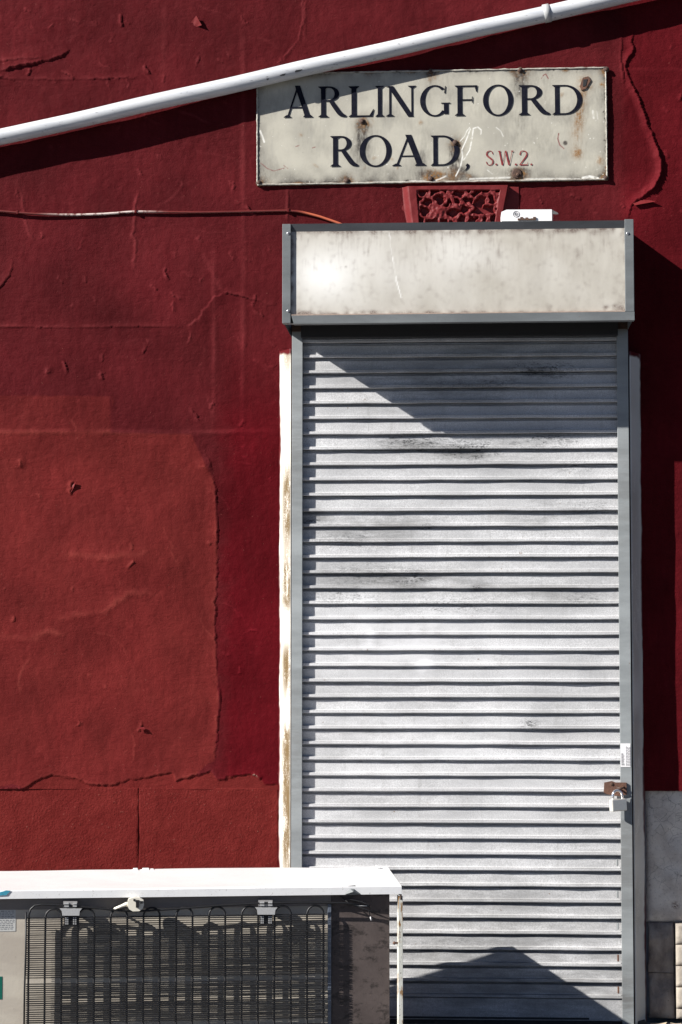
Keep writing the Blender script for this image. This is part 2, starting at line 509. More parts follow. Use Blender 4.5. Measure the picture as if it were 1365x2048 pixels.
# opal acrylic panel
t = NT('opal_panel'); p = t.pos()
n = t.noise(t.pos((10, 10, 4)), 1, 5, .6); n2 = t.noise(p, 300, 3, .6); n3 = t.noise(t.pos((24, 24, 2.5)), 1, 3, .5)
c = t.mix(t.ramp(n, .3, .7), (.55, .52, .46), (.45, .42, .365))
c = t.mix(t.ramp(n3, .55, .8, 0, .4), c, (.46, .43, .385))
c = t.mix(t.attr('glint_scratch'), c, (.84, .83, .80))
c = t.mix(t.math('MULTIPLY', t.attr('dirt'), t.ramp(n2, .3, .6, .5, 1)), c, (.16, .12, .10))
c = t.mix(t.ramp(n2, .62, .72, 0, .25), c, (.75, .73, .68))
M['panel'] = t.done(c, .33, 0, t.bump(n2, .0002, .4), spec=.45)

# fridge
t = NT('white_fridge_enamel'); p = t.pos()
n = t.noise(p, 12, 4, .6); n2 = t.noise(p, 180, 4, .7)
c = t.mix(t.ramp(n, .3, .7), (.88, .88, .88), (.83, .83, .84))
c = t.mix(t.ramp(n2, .60, .70, 0, .7), c, (.34, .30, .27))
M['fridge'] = t.done(c, .35, 0, t.bump(n, .0006))
t = NT('cream_back_sheet'); p = t.pos()
n = t.noise(t.pos((5, 5, 14)), 1, 5, .6); n2 = t.noise(p, 120, 4, .7)
c = t.mix(t.ramp(n, .3, .7), (.55, .50, .42), (.44, .39, .33))
c = t.mix(t.ramp(n2, .62, .75, 0, .5), c, (.22, .18, .15))
M['fridgeback'] = t.done(c, .55, 0, t.bump(n2, .0003))
t = NT('grimy_brown_sheet'); p = t.pos()
n = t.noise(p, 14, 5, .65); n2 = t.noise(p, 120, 4, .7); n3 = t.noise(t.pos((20, 20, 34)), 1, 6, .75)
c = t.mix(t.ramp(n, .3, .7), (.098, .076, .070), (.066, .050, .046))
c = t.mix(t.ramp(n3, .50, .62, 0, .85), c, (.022, .016, .014))
c = t.mix(t.ramp(n2, .6, .75, 0, .4), c, (.20, .15, .13))
M['fridgebrown'] = t.done(c, .6, 0, t.bump(n2, .0005))
t = NT('rusting_white_strip'); p = t.pos()
n = t.noise(t.pos((60, 60, 16)), 1, 5, .7)
c = t.mix(t.ramp(n, .52, .62), (.60, .60, .55), (.26, .14, .05))
c = t.mix(t.ramp(t.noise(p, 200, 3), .6, .7, 0, .7), c, (.10, .08, .07))
M['strip'] = t.done(c, .55, 0, t.bump(n, .0008))
M['bracket'] = simple('grey_clip_plastic', (.50, .50, .50), .4, .2, .15, 200, .0002)
t = NT('clear_film')
t.b.inputs['Transmission Weight'].default_value = 1.0; t.b.inputs['IOR'].default_value = 1.25
M['film'] = t.done((.86, .86, .87), .25)

t = NT('paving'); p = t.pos()
n = t.noise(p, 60, 6, .7); n2 = t.noise(p, 2.2, 5, .6)
c = t.mix(t.ramp(n, .3, .7), (.10, .098, .095), (.19, .185, .175)); c = t.mix(t.ramp(n2, .4, .7, 0, .6), c, (.09, .085, .08))
M['pavement'] = t.done(c, .85, 0, t.bump(n, .003))
M['leaf'] = simple('dry_leaf', (.42, .34, .24), .7, 0, .3, 90, .001)
M['step'] = simple('dirty_threshold', (.05, .047, .045), .85, 0, .5, 70, .003)

# ------------------------------------------------------------------ ground
m = MB(); m.add([(-60, -2.2, 0), (60, -2.2, 0), (60, .6, 0), (-60, .6, 0), (-60, -2.2, -.13), (60, -2.2, -.13)], [(0, 1, 2, 3), (4, 5, 1, 0)])
tag(m.build('pavement', M['pavement']), kind='structure')
m = MB(); m.add([(-90, -120, -.12), (90, -120, -.12), (90, 60, -.12), (-90, 60, -.12)], [(0, 1, 2, 3)])
tag(m.build('road', simple('asphalt', (.045, .045, .047), .9, 0, .3, 90, .004)), kind='structure')

# ------------------------------------------------------------------ wall
def build_wall():
    x0, x1 = W(-70, 1000).x, W(1440, 1000).x
    zt = W(690, -70).z
    st = .0034
    xs = np.concatenate([np.linspace(-5, x0 - .1, 40), np.arange(x0, x1, st), np.linspace(x1 + .05, 5, 40)])
    zs = np.concatenate([np.arange(W(690, 1580).z, zt, st), np.linspace(zt + .05, 5.2, 30)])
    X, Z = np.meshgrid(xs, zs)
    U, V = topx(X, np.zeros_like(X), Z)
    sh = X.shape
    H = fnoise(sh, 170, 1) * .0022 + fnoise(sh, 60, 2) * .0007 + fnoise(sh, 22, 3) * .00032 + fnoise(sh, 9, 4, (2, 1)) * .00013
    H[:, (xs < x0) | (xs > x1)] *= .2
    pale = np.zeros(sh); lip = np.zeros(sh)

    def crack(pts, A, w, side=1, back=0.0, chip=0.0, wig=0, mod=.25, boost=1.8, worn=5.0):  # worn = width of the lip coloured paler, for wear and sunlight
        u = [p[0] for p in pts]; v = [p[1] for p in pts]; mg = 5 * w + 6
        ii = np.where((U[sh[0] // 2] > min(u) - mg) & (U[sh[0] // 2] < max(u) + mg))[0]
        jj = np.where((V[:, sh[1] // 2] > min(v) - mg - 12) & (V[:, sh[1] // 2] < max(v) + mg + 12))[0]
        if len(ii) == 0 or len(jj) == 0: return
        sl = (slice(jj[0], jj[-1] + 1), slice(ii[0], ii[-1] + 1))
        uu, vv = U[sl], V[sl]
        if wig:
            r = np.random.default_rng(int(abs(pts[0][0] * 13 + pts[0][1] * 7)) + 5)
            pp = []
            for a, b in zip(pts[:-1], pts[1:]):
                n = max(1, int(math.hypot(b[0] - a[0], b[1] - a[1]) / 7))
                for k in range(n):
                    f = k / n
                    pp.append((a[0] + (b[0] - a[0]) * f + r.normal() * wig, a[1] + (b[1] - a[1]) * f + r.normal() * wig))
            pp.append(pts[-1]); pts_ = pp
        else: pts_ = pts
        d, s, t = polydist(uu, vv, pts_)
        tap = np.clip(np.minimum(t, 1 - t) * 7, 0, 1) ** .7
        rm = np.random.default_rng(int(abs(pts[0][0] * 3 + pts[-1][1] * 11)) + 1); nm = max(3, int(math.hypot(pts[-1][0] - pts[0][0], pts[-1][1] - pts[0][1]) / 22))
        tap = tap * np.interp(t, np.linspace(0, 1, nm), rm.uniform(mod, 1.0, nm))
        e = np.where(s * side > 0, np.clip(1 - d / (2.3 * w), 0, 1) ** 1.25, 0) * A * boost * tap
        if side == 0: e = np.exp(-(d / w) ** 2) * A * boost * tap
        if worn > 0: lip[sl] = np.maximum(lip[sl], np.where((s * side > 0) | (side == 0), np.clip(1 - d / (worn * 1.6), 0, 1), 0) * tap)
        e -= np.where((s * side < 0), np.exp(-(d / (w * .5)) ** 2), 0) * back * tap
        H[sl] += e
        if chip > 0: pale[sl] = np.maximum(pale[sl], (d < chip) * (np.random.default_rng(3).random(d.shape) < .8) * tap)

    # polylines run downwards or to the right; side=+1 raises the left (or lower) flank, -1 the other
    big = [(1270, 60), (1263, 85), (1270, 100), (1256, 118), (1252, 135), (1262, 165), (1275, 190), (1290, 230), (1303, 265), (1312, 285), (1325, 325), (1322, 350), (1310, 375), (1293, 392), (1275, 400), (1262, 415), (1257, 440)]
    crack(big, .0085, 6, 1, .001, 0, 1.0, .6, 1.0, 11)
    crack([(1312, 285), (1325, 325), (1322, 350), (1310, 375), (1293, 392)], .006, 9, 1, 0, 0, 1.0, .8, 1.0, 14)
    crack([(1245, 70), (1243, 120), (1250, 170)], .003, 8, 1)
    low = [(-60, 1582), (0, 1580), (50, 1578), (75, 1560), (105, 1550), (150, 1557), (180, 1568), (230, 1571), (255, 1560), (300, 1553), (345, 1545), (352, 1561), (390, 1551), (422, 1543), (435, 1560), (460, 1556), (500, 1547), (515, 1553), (530, 1568), (562, 1572)]
    lx = np.array([p[0] for p in low]); ly = np.array([p[1] for p in low])
    cut = np.interp(U, lx, ly) + fnoise(sh, 7, 8) * 1.6
    below = sstep(-1, 1.5, V - cut) * (U < 585)
    H -= below * .0028
    crack(low, .0034, 8, -1, 0, 0, 1.0, .1, 1.0, 4)
    crack([(505, 1549), (513, 1552), (520, 1560)], .004, 5, -1, 0, 1.2)
    crack([(0, 143), (40, 131), (75, 127), (100, 120), (125, 113), (142, 98)], .0045, 16, -1, .0008, 0, 1)
    crack([(-40, 128), (40, 119), (90, 116)], .002, 6, -1)
    crack([(605, -30), (606, 35), (597, 80), (572, 108), (563, 130)], .0022, 3.5, -1, .0006, 0, 1)
    crack([(612, -30), (609, 60), (607, 84)], .0014, 3, -1, 0, 0, .8)
    crack([(30, 520), (20, 550), (-10, 590)], .0025, 6, 1, 0, 0, 1)
    crack([(445, 585), (425, 600), (412, 615), (398, 635), (375, 653)], .0055, 9, -1, .0008, 0, 1.5)
    crack([(445, 585), (480, 592), (510, 600), (552, 612)], .0028, 6, -1, 0, 0, 1.2)
    crack([(400, 500), (425, 540), (445, 585)], .0008, 4, 0, 0, 0, 1.5)
    crack([(274, 380), (276, 396), (268, 424), (270, 450), (265, 470), (272, 485), (268, 540)], .0016, 2.8, 0, 0, 0, 1.0)
    crack([(575, 372), (577, 400), (575, 445)], .0018, 2.5, 0, 0, 0, .5)
    crack([(34, 350), (42, 385), (55, 450), (60, 480)], .0010, 3, 0, 0, 0, 1)
    crack([(-60, 653), (120, 656), (260, 654), (372, 655)], .0022, 5, -1, 0, 0, .4)
    crack([(-60, 157), (100, 160), (285, 156)], .0022, 5, -1, 0, 0, .5)
    crack([(-60, 865), (180, 864), (385, 866), (560, 862)], .0016, 5, 0, 0, 0, .4)
    crack([(428, 470), (430, 700), (427, 870)], .0009, 5, 0)
    crack([(487, 30), (488, 500), (486, 900)], .0010, 6, 0)
    crack([(330, 0), (327, 200)], .0007, 8, 0)
    crack([(405, 880), (418, 920), (432, 965), (436, 1100), (430, 1250), (440, 1400), (430, 1530)], .0024, 9, 1, .0003, 0, 1.6)
    crack([(110, 1240), (150, 1230), (210, 1225), (260, 1185), (330, 1190)], .0015, 8, 0, 0, 0, 2)
    crack([(0, 1272), (60, 1278), (100, 1262), (140, 1270)], .0015, 8, 0, 0, 0, 2)
    crack([(120, 1110), (220, 1112), (300, 1105)], .0014, 10, 0, 0, 0, 2)
    crack([(1330, 300), (1337, 318)], .002, 4, 0)
    crack([(1240, 140), (1300, 141), (1400, 140)], .0011, 3, 0)
    # little lifted flakes
    fl = [(400, 478, 9), (378, 552, 13), (402, 560, 10), (188, 598, 9), (310, 575, 10), (392, 830, 14), (415, 800, 10), (143, 980, 14), (282, 1455, 13), (505, 1716, 10), (418, 1086, 4), (96, 742, 5),
          (295, 140, 10), (395, 125, 12), (455, 110, 7), (212, 132, 14), (60, 145, 10), (135, 150, 14), (150, 45, 12), (190, 45, 8), (545, 690, 6), (462, 515, 9), (495, 520, 8), (542, 958, 6), (265, 1130, 9), (40, 930, 9), (405, 930, 10),
          (505, 1262, 8), (455, 1312, 9), (1150, 395, 12), (1080, 400, 8), (1190, 420, 9), (1330, 215, 5), (480, 1340, 8), (290, 700, 10), (120, 560, 8), (240, 255, 7)]
    rf = random.Random(4)
    for _ in range(60):
        fl.append((rf.uniform(-40, 560), rf.uniform(-30, 760), rf.uniform(4, 14)))
    for _ in range(22):
        fl.append((rf.uniform(-40, 560), rf.uniform(760, 1530), rf.uniform(3, 8)))
    for _ in range(14):
        fl.append((rf.uniform(1240, 1400), rf.uniform(60, 430), rf.uniform(3, 8)))
    for _ in range(26):                                   # hairline cracks
        u, v, a = rf.uniform(-40, 560), rf.uniform(-30, 1500), rf.choice((0, math.pi / 2)) + rf.uniform(-.5, .5)
        pts = [(u, v)]
        for k in range(rf.randint(3, 8)):
            a += rf.uniform(-.6, .6); pts.append((pts[-1][0] + math.cos(a) * 13, pts[-1][1] + abs(math.sin(a)) * 13))
        crack(pts, rf.uniform(.0006, .0014), 2.4, rf.choice((0, 1, -1)), 0, 0, 1, .1, 1.0, 2.5)
    for (u, v, L) in fl:
        a = rf.uniform(-2.4, -.2); pts = []; nk = 6
        for k in range(nk):
            g_ = (k - (nk - 1) / 2) / ((nk - 1) / 2)
            pts.append((u + math.cos(a) * L * g_ + rf.uniform(-.25, .25) * L, v - math.sin(a) * L * g_ + rf.uniform(-.25, .25) * L))
        if pts[0][1] > pts[-1][1]: pts = pts[::-1]
        crack(pts, rf.uniform(.0014, .0034) * min(1, L / 9), rf.uniform(2.2, 4.0), rf.choice((1, -1)), .0004, 0, .6)
    # blisters
    for (u, v, r, a) in ((40, 928, 9, .003), (408, 930, 14, .004), (268, 1128, 11, .003), (418, 1086, 4, .003), (300, 890, 10, .0015), (315, 895, 12, .0016), (500, 1712, 10, .004), (98, 741, 6, .003), (470, 1340, 22, .002), (1300, 60, 16, .002), (1255, 215, 18, .002)):
        H += np.exp(-((U - u) ** 2 + (V - v) ** 2) / r ** 2) * a

    # paint layers
    wob = fnoise(sh, 14, 9) * 2.0
    poly = [(-900, 783), (222, 790), (224, 863), (385, 866), (402, 905), (432, 965), (438, 1100), (432, 1250), (440, 1400), (432, 1522), (400, 1545), (380, 1575), (-900, 1575)]
    inside = inpoly(U + wob, V + wob, poly)
    dd, _, _ = polydist(np.clip(U, -60, 700), V, poly[:-1] if True else poly)
    patch = np.where(inside, sstep(0, 5, dd), 0)
    top2 = inside & (V < 864)
    deep = sstep(415, 475, U + 3 * wob) * sstep(640, 900, V) * (U < 640)
    deep = np.maximum(deep, sstep(1230, 1260, U) * .6)
    mud = fnoise(sh, 70, 12)
    base = np.array(srgb(98, 29, 34, .72)); pc = np.array(srgb(117, 40, 39, .72)); dc = np.array(srgb(101, 15, 25, .72))
    C = base[None, None] * (1 + .10 * mud[..., None])
    C = C * (1 - deep[..., None]) + dc * (1 + .08 * mud[..., None]) * deep[..., None]
    pt = patch * np.where(top2, .75, 1)
    C = C * (1 - pt[..., None]) + pc * (1 + .07 * fnoise(sh, 45, 13)[..., None]) * pt[..., None]
    pk = sstep(.55, .9, fnoise(sh, 5, 15) * .3 + .5 * np.exp(-((V - 1560) / 10) ** 2)) * 0
    C = C * (1 - .75 * pale[..., None]) + np.array((.55, .40, .33)) * .75 * pale[..., None]
    lip_lit = np.clip(lip, 0, 1)[..., None] * .62
    C = C * (1 - lip_lit) + (C * np.array((1.9, 2.9, 2.5))) * lip_lit  # raised lips get sunlit paleness in the pigment, besides wear
    C = C * (1 + .035 * fnoise(sh, 26, 17, (1, .16))[..., None])
    C = C * (1 - below[..., None]) + np.array(srgb(114, 39, 37, .78)) * (1 + .08 * mud[..., None]) * below[..., None]
    # opening behind the shutter
    uc = .25 * (U[:-1, :-1] + U[1:, 1:] + U[:-1, 1:] + U[1:, :-1]); vc = .25 * (V[:-1, :-1] + V[1:, 1:] + V[:-1, 1:] + V[1:, :-1])
    keep = ~((uc > 600) & (uc < 1232) & (vc > 500))
    o = grid_object('painted_wall', X, -H, Z, M['wall'], None, keep, {'pigment': np.clip(C, 0, 1)})
    return tag(o, 'flaking dark red painted street wall around the roller shutter', 'wall')

wall = build_wall()
ZP = W(690, 1577).z            # top of the plinth course
ZL = W(690, 1842).z            # bottom of the plinth course

def block(name, xa, xb, za, zb, Y, mat, amp, seed, round_=.006, label=None, step=.006):
    """a stone block with a worn face, four sides and rounded arrises"""
    xs = np.concatenate([[xa, xa, xa + .0004], np.arange(xa + step, xb - step * .5, step), [xb - .0004, xb, xb]])
    zs = np.concatenate([[za, za, za + .0004], np.arange(za + step, zb - step * .5, step), [zb - .0004, zb, zb]])
    X, Z = np.meshgrid(xs, zs)
    e = np.minimum(np.minimum(X - xa, xb - X), np.minimum(Z - za, zb - Z))
    H = fnoise(X.shape, 40, seed) * amp + fnoise(X.shape, 14, seed + 1) * amp * .5 + fnoise(X.shape, 5, seed + 2) * amp * .2
    H -= np.exp(-e / round_ * 1.5) * round_
    Yv = Y - H
    Yv[0, :] = Yv[-1, :] = .14; Yv[:, 0] = Yv[:, -1] = .14
    o = grid_object(name, X, Yv, Z, mat, wall)
    if label: o['label'] = label
    return o

xj = W(277, 1650).x; xl = W(557, 1650).x; xr = W(1294, 1700).x; xr2 = W(1299, 1950).x
jt = .0003
block('plinth_block', -2.2, xj - jt, ZL + jt, ZP, .003, M['plinth_red'], .0010, 21, .0006)
block('plinth_block', xj + jt, xl, ZL + jt, ZP, .0028, M['plinth_red'], .0010, 24, .0006)
block('plinth_block', xr, 2.4, ZL + jt, W(1330, 1571).z, .012, M['cream'], .0022, 27, .014, 'cream painted plinth block with crazed and flaking paint')
zm = W(1320, 1948).z
block('base_stone', xr2, W(1349, 1900).x, zm + .0008, ZL - jt, .012, M['stone'], .006, 31, .004, 'rough weathered grey base stone')
block('base_stone', xr2, W(1349, 1900).x, 0.012, zm - .0008, .012, M['stone'], .007, 35, .004)
bx = W(1351, 1900).x
zz = ZL - jt; k = 0
while zz > .03:
    nz = max(.012, zz - .066)
    block('base_brick', bx + .001, bx + .22 - .05 * (k % 2), nz + .0025, zz, -.014, M['brick'], .0016, 41 + k, .006)
    block('base_brick', bx + .224 - .05 * (k % 2), 2.4, nz + .0025, zz, -.014, M['brick'], .0016, 71 + k, .006, step=.012)
    zz = nz; k += 1
block('base_stone', -2.2, W(150, 1900).x, 0, ZL - jt, -.006, M['stone'], .004, 91, .01, step=.012)
block('base_stone', W(150, 1900).x + .004, xl, 0, ZL - jt, -.006, M['stone'], .004, 94, .01, step=.012)

# curled flaps of paint
def flap(pts, lift, mat):
    """pts: px polygon, first two are the hinge; the rest lifts off the wall"""
    m = MB(); hinge = [W(*pts[0], -.002), W(*pts[1], -.002)]
    tip = [W(*q, -.002) for q in pts[2:]]
    v = []; n = 6
    for i in range(n + 1):
        f = i / n
        for j in range(n + 1):
            g = j / n
            a = hinge[0].lerp(hinge[1], g); b = tip[0].lerp(tip[-1], g)
            q = a.lerp(b, f); q.y -= lift * f ** 1.6 + .0008 * math.sin(9 * g + 5 * f)
            v.append(q)
    fs = [(i * (n + 1) + j, i * (n + 1) + j + 1, (i + 1) * (n + 1) + j + 1, (i + 1) * (n + 1) + j) for i in range(n) for j in range(n)]
    m.add(v, fs, True)
    b = len(v)
    m.add([p + Vector((0, .0012, 0)) for p in v], [f[::-1] for f in fs], True)
    return m.build('paint_flake', mat, wall)
flap([(378, 49), (386, 55), (394, 34), (405, 53)], .015, M['red_carved'])
flap([(140, 990), (146, 970), (150, 972), (153, 964)], .008, M['red_carved'])
flap([(1262, 402), (1286, 398), (1270, 412), (1312, 404)], .012, M['red_carved'])
flap([(280, 1453), (293, 1456), (276, 1457), (290, 1459)], .007, M['red_carved'])

# vermiculated keystone above the door
def keystone():
    zt, zb = W(915, 370, -.02).z, W(915, 480, -.02).z
    xs = np.arange(W(800, 400).x, W(1040, 400).x, .0013); zs = np.arange(zb, zt, .0013)
    X, Z = np.meshgrid(xs, zs); U, V = topx(X, np.full_like(X, -.018), Z)
    f = (V - 370) / 73.0
    l = 818 + 9 * f; r = 1017 - 14 * f
    H = .022 * sstep(-16, 0, U - l) * sstep(1.5, -.5, U - r)
    rg = np.random.default_rng(5)
    S = []; G = []
    for j in range(5):
        for i in range(9):
            S.append((826 + 21.5 * (i + (j % 2) * .5) + rg.normal() * 5.5, 382 + 20.5 * j + rg.normal() * 4.5)); G.append(len(G))
    for _ in range(12):
        a = rg.integers(0, len(G)); b = a + (1 if rg.random() < .6 else 9)
        if b < len(G): G[b] = G[a]
    G = np.array(G); ids = np.unique(G)
    ww = fnoise(X.shape, 16, 77) * 2.0; wv = fnoise(X.shape, 16, 78) * 2.0
    D = np.stack([np.min(np.stack([np.hypot((U + ww - S[k][0]) * .82, V + wv - S[k][1]) for k in np.where(G == g)[0]]), 0) for g in ids])
    D.sort(axis=0)
    rd = D[1] - D[0]
    rid = 1 - sstep(3.6, 9.5, rd)
    fld = sstep(0, 2.5, U - (832 + 6 * f)) * sstep(0, 2.5, (1003 - 12 * f) - U) * sstep(0, 2.5, V - 379.5)
    H = H - .021 * fld * (1 - rid) - .003 * fld * rid * (1 - .6 * fnoise(X.shape, 10, 80) * .5)
    H += fnoise(X.shape, 30, 81) * .0006
    Y = -H
    Y[-1, :] = .01; Y[:, 0] = .01; Y[:, -1] = .01
    o = grid_object('keystone', X, Y, Z, M['red_carved'], wall)
    o['label'] = 'red painted keystone carved with worm-like holes under the street sign'
keystone()

# ------------------------------------------------------------------ roller shutter
YF = -.057                      # flat of the slats
sx0, sx1 = W(606, 1300, YF).x, W(1237, 1300, YF).x
zA, zB = W(750, 715, -.067).z, W(800, 1867, -.067).z
pitch = (zA - zB) / 37
sh = thing('roller_shutter', 'closed galvanised steel roller shutter covering the doorway', 'shutter', ((sx0 + sx1) / 2, YF, 0))
prof = [(.0125, pitch - .0002), (.0115, pitch - .0035), (.0075, pitch - .0065), (.0012, pitch - .0085), (0, pitch - .0105), (0, .0118), (-.0015, .0108), (-.0092, .0100), (-.0104, .0090), (-.0098, .0072), (-.0105, .0056), (-.0105, .0016), (-.0096, .0004), (-.0060, -.0002), (.004, .0003), (.013, .0006)]
def slat_mesh(seed):
    m = MB(); xa, xb = sx0 - .018 - (sx0 + sx1) / 2, sx1 + .018 - (sx0 + sx1) / 2
    n = len(prof); q_ = random.Random(seed); ns = 14; v = []
    dy = [q_.uniform(-.0013, .0013) for _ in range(ns + 1)]; dz = [q_.uniform(-.0007, .0007) for _ in range(ns + 1)]; dl = [q_.uniform(-.0006, .0006) for _ in range(ns + 1)]
    for i in range(ns + 1):
        x = xa + (xb - xa) * i / ns
        v += [(x, y + dy[i] * .5 + (dl[i] if y < -.005 else 0), z + dz[i]) for y, z in prof]
    m.add(v, [(i * n + k, i * n + k + 1, (i + 1) * n + k + 1, (i + 1) * n + k) for i in range(ns) for k in range(n - 1)])
    return m.build('slat', M['slat'], sh, world=False)
k0 = -1; zs_ = []
kk = k0
while zA - kk * pitch > .055:
    zs_.append(zA - kk * pitch); kk += 1
rs = random.Random(3); kinds = []
for i, z in enumerate(zs_):
    mt = Matrix.Translation((0, rs.uniform(-.0006, .0006), z)) @ Matrix.Rotation(rs.uniform(-.0006, .0006), 4, 'Y') @ Matrix.Rotation(rs.uniform(-.02, .02), 4, 'X')
    if i < 5:
        o_s = slat_mesh(50 + i); kinds.append(o_s); o_s.matrix_basis = mt
    else: share(rs.choice(kinds), sh, mt)
zlast = zs_[-1]
MB().box(sx0 - .01, sx1 + .01, YF - .006, YF + .012, .014, zlast - .0015, .003).build('bottom_bar', M['slat'], sh)
MB().box(sx0 + .1, sx1 - .1, YF - .0075, YF - .0062, .018, .024, .0004).build('rubber_seal', M['black'], sh)
zq = W(900, 674, -.095).z
MB().box(sx0 - .004, sx1 + .004, -.105, -.090, zq, zq + .09, .002).build('soffit_shade_bar', M['dark'], sh)  # dark bar added in place of the shade under the sign box
# guide rails: front flange, web at the outer side, inner lip
YG = -.079
ztop = W(620, 648, -.1).z
def guide(xo, xi, name='guide_rail'):
    s = 1 if xi > xo else -1
    m = MB()
    m.box(min(xo, xi), max(xo, xi), YG, YG + .004, .006, ztop, .0012)
    m.box(min(xo, xo + s * .004), max(xo, xo + s * .004), YG + .0041, -.004, .006, ztop, 0)
    m.box(min(xo + s * .0041, xi), max(xo + s * .0041, xi), -.030, -.026, .006, ztop, 0)
    return m.build(name, M['rail'], sh)
gl = guide(W(583.5, 1300, YG).x, W(605, 1300, YG).x)
gr = guide(W(1262, 1300, YG).x, W(1239, 1300, YG).x)
# wear clips at the slat ends by the right rail
xg = W(1239, 1800, YG).x
for i in range(10):
    z = zs_[-1 - i] + .028
    if i % 2 == 0:
        MB().box(xg - .007, xg - .002, YG - .0005, YG + .014, z - .010, z + .010, .001).build('end_lock', M['rail'] if i > 3 else M['rust'], sh)
# sticker on the right rail
sa, sb = W(1242, 1534, YG - .001), W(1262, 1487, YG - .001)
stk = MB().box(sa.x, sb.x - .001, YG - .0012, YG - .0004, sa.z, sb.z, .0003).build('sticker', M['paper'], gr)
m = MB(); rk = random.Random(2)
z = sa.z + .006
while z < sb.z - .03:                         # big slanted lettering, too worn to read, running upwards
    h_ = rk.uniform(.004, .007)
    m.box(sa.x + .002, sa.x + .002 + rk.uniform(.005, .010), YG - .0018, YG - .0013, z, z + .0016)
    z += rk.uniform(.003, .0042)
for cx in (.017, .021, .0245, .028):
    z = sa.z + .004
    while z < sb.z - .012:
        l = rk.uniform(.003, .008); m.box(sa.x + cx, sa.x + cx + .0011, YG - .0018, YG - .0013, z, z + l); z += l + .0022
m.build('lettering', M['greyprint'], stk)
# rusty hasp plate on the right rail
hp = [(1209, 1565), (1224, 1562), (1232, 1565), (1253, 1565), (1254, 1589), (1240, 1592), (1224, 1590), (1213, 1588), (1208, 1585)]
YH = YG - .0035
hasp = MB().prism([(W(u, v, YH).x, W(u, v, YH).z) for u, v in hp], YH - .004, YG - .0002).build('hasp', M['rust'], sh)
hasp['label'] = 'rusty brown hasp plate bolted to the right guide rail'
q = W(1241, 1574, YH - .004)
lp = [(q.x + .010 * math.cos(a), q.y - .017 * math.sin(a), q.z - .003 * math.sin(a)) for a in np.linspace(0, math.pi, 11)]
MB().tube(lp, .0032, 8).build('staple', M['dark_rust'], hasp)
MB().disc((W(1224, 1568, YH).x, YH - .004, W(1224, 1568, YH).z), .005, .003).build('bolt', M['dark_rust'], hasp)

# padlock
pl0 = W(1237, 1622, -.105)
pad = thing('padlock', 'silver padlock hanging from the rusty hasp of the shutter', 'padlock', pl0, (0, R(-3), R(24)))
m = MB(); m.box(-.0255, .0255, -.012, .012, 0, .0375, .0035); m.build('body', M['steel'], pad, world=False)
a = [(-.0165, 0, .033), (-.0165, 0, .046)] + [(-.0165 * math.cos(x), 0, .046 + .0185 * math.sin(x)) for x in np.linspace(.15, math.pi - .15, 11)] + [(.0165, 0, .046), (.0165, 0, .033)]
MB().tube(a, .0043, 10).build('shackle', M['chrome'], pad, world=False)
MB().disc((0, 0, 0), .006, .001).build('keyway', M['dark_rust'], pad, world=False).matrix_basis = Matrix.Translation((0, 0, .0004)) @ Matrix.Rotation(R(90), 4, 'X')

# ------------------------------------------------------------------ splayed white door frame
def architrave(uo, ui, vt, seed, label, grime=1.0):
    th = thing('door_architrave', label, 'door frame', (W((uo + ui) / 2, 1300, -.03).x, -.03, 0), group='white door frame strips')
    zt = W((uo + ui) / 2, vt, -.03).z
    nz = 620; nx = 16
    zz = np.linspace(.004, zt, nz); f = np.linspace(0, 1, nx)
    F, Z = np.meshgrid(f, zz)
    xo, xi = W(uo, 1300, -.002).x, W(ui, 1300, -.056).x
    Xv = xo + (xi - xo) * F
    wv = fnoise((nz, 1), 20, seed) * .0005
    Xv[:, 0] += wv[:, 0]
    Y = .001 - .058 * np.clip(F * 1.12, 0, 1) + fnoise(F.shape, 12, seed + 1) * .0004
    # narrow square bead next to the rail
    Y = np.where(F > .80, Y - .003, Y)
    U, V = topx(Xv, Y, Z)
    red = sstep(.05, -.05, F - (.09 + .03 * fnoise((nz, 1), 70, seed + 2) + .014 * fnoise((nz, 1), 9, seed + 3)))
    red = np.maximum(red, sstep(vt + 14, vt + 4, V + fnoise(F.shape, 6, seed + 4) * 3))
    dirt = np.clip(.62 + .4 * fnoise((nz, 1), 60, seed + 5) + .6 * np.exp(-((V - 1180) / 130) ** 2) + .4 * np.exp(-((V - 1560) / 120) ** 2) - .7 * np.exp(-((V - 800) / 100) ** 2), 0, 1) * sstep(.05, .6, F) * sstep(1.02, .9, F)
    o = grid_object('moulding', Xv, Y, Z, M['oldwhite'], th, None, {'red': red, 'dirt': np.clip(dirt + .12, 0, 1) * grime})
    # top end and the inner side towards the rail
    m = MB()
    m.add([(xo, .002, zt), (xi, -.056, zt), (xi, .06, zt), (xo, .06, zt)], [(0, 1, 2, 3)])
    m.add([(xi, -.0615, 0.004), (xi, -.0615, zt), (xi, .06, zt), (xi, .06, 0.004)], [(0, 1, 2, 3)])
    m.build('end_grain', M['red_gloss'], th)
    return th
architrave(558, 582, 700, 101, 'sunlit flaking white door frame strip left of the shutter')
architrave(1287, 1264, 705, 111, 'shaded bluish white door frame strip right of the shutter', .3)

# dark step under the shutter
MB().box(W(560, 2040).x, W(1290, 2040).x, -.05, .2, -.02, .0125, .004).build('threshold', M['step'], wall)
MB().box(W(590, 2040).x, W(1250, 2040).x, .05, .06, 0, ztop - .02).build('inner_door', M['dark'], wall)

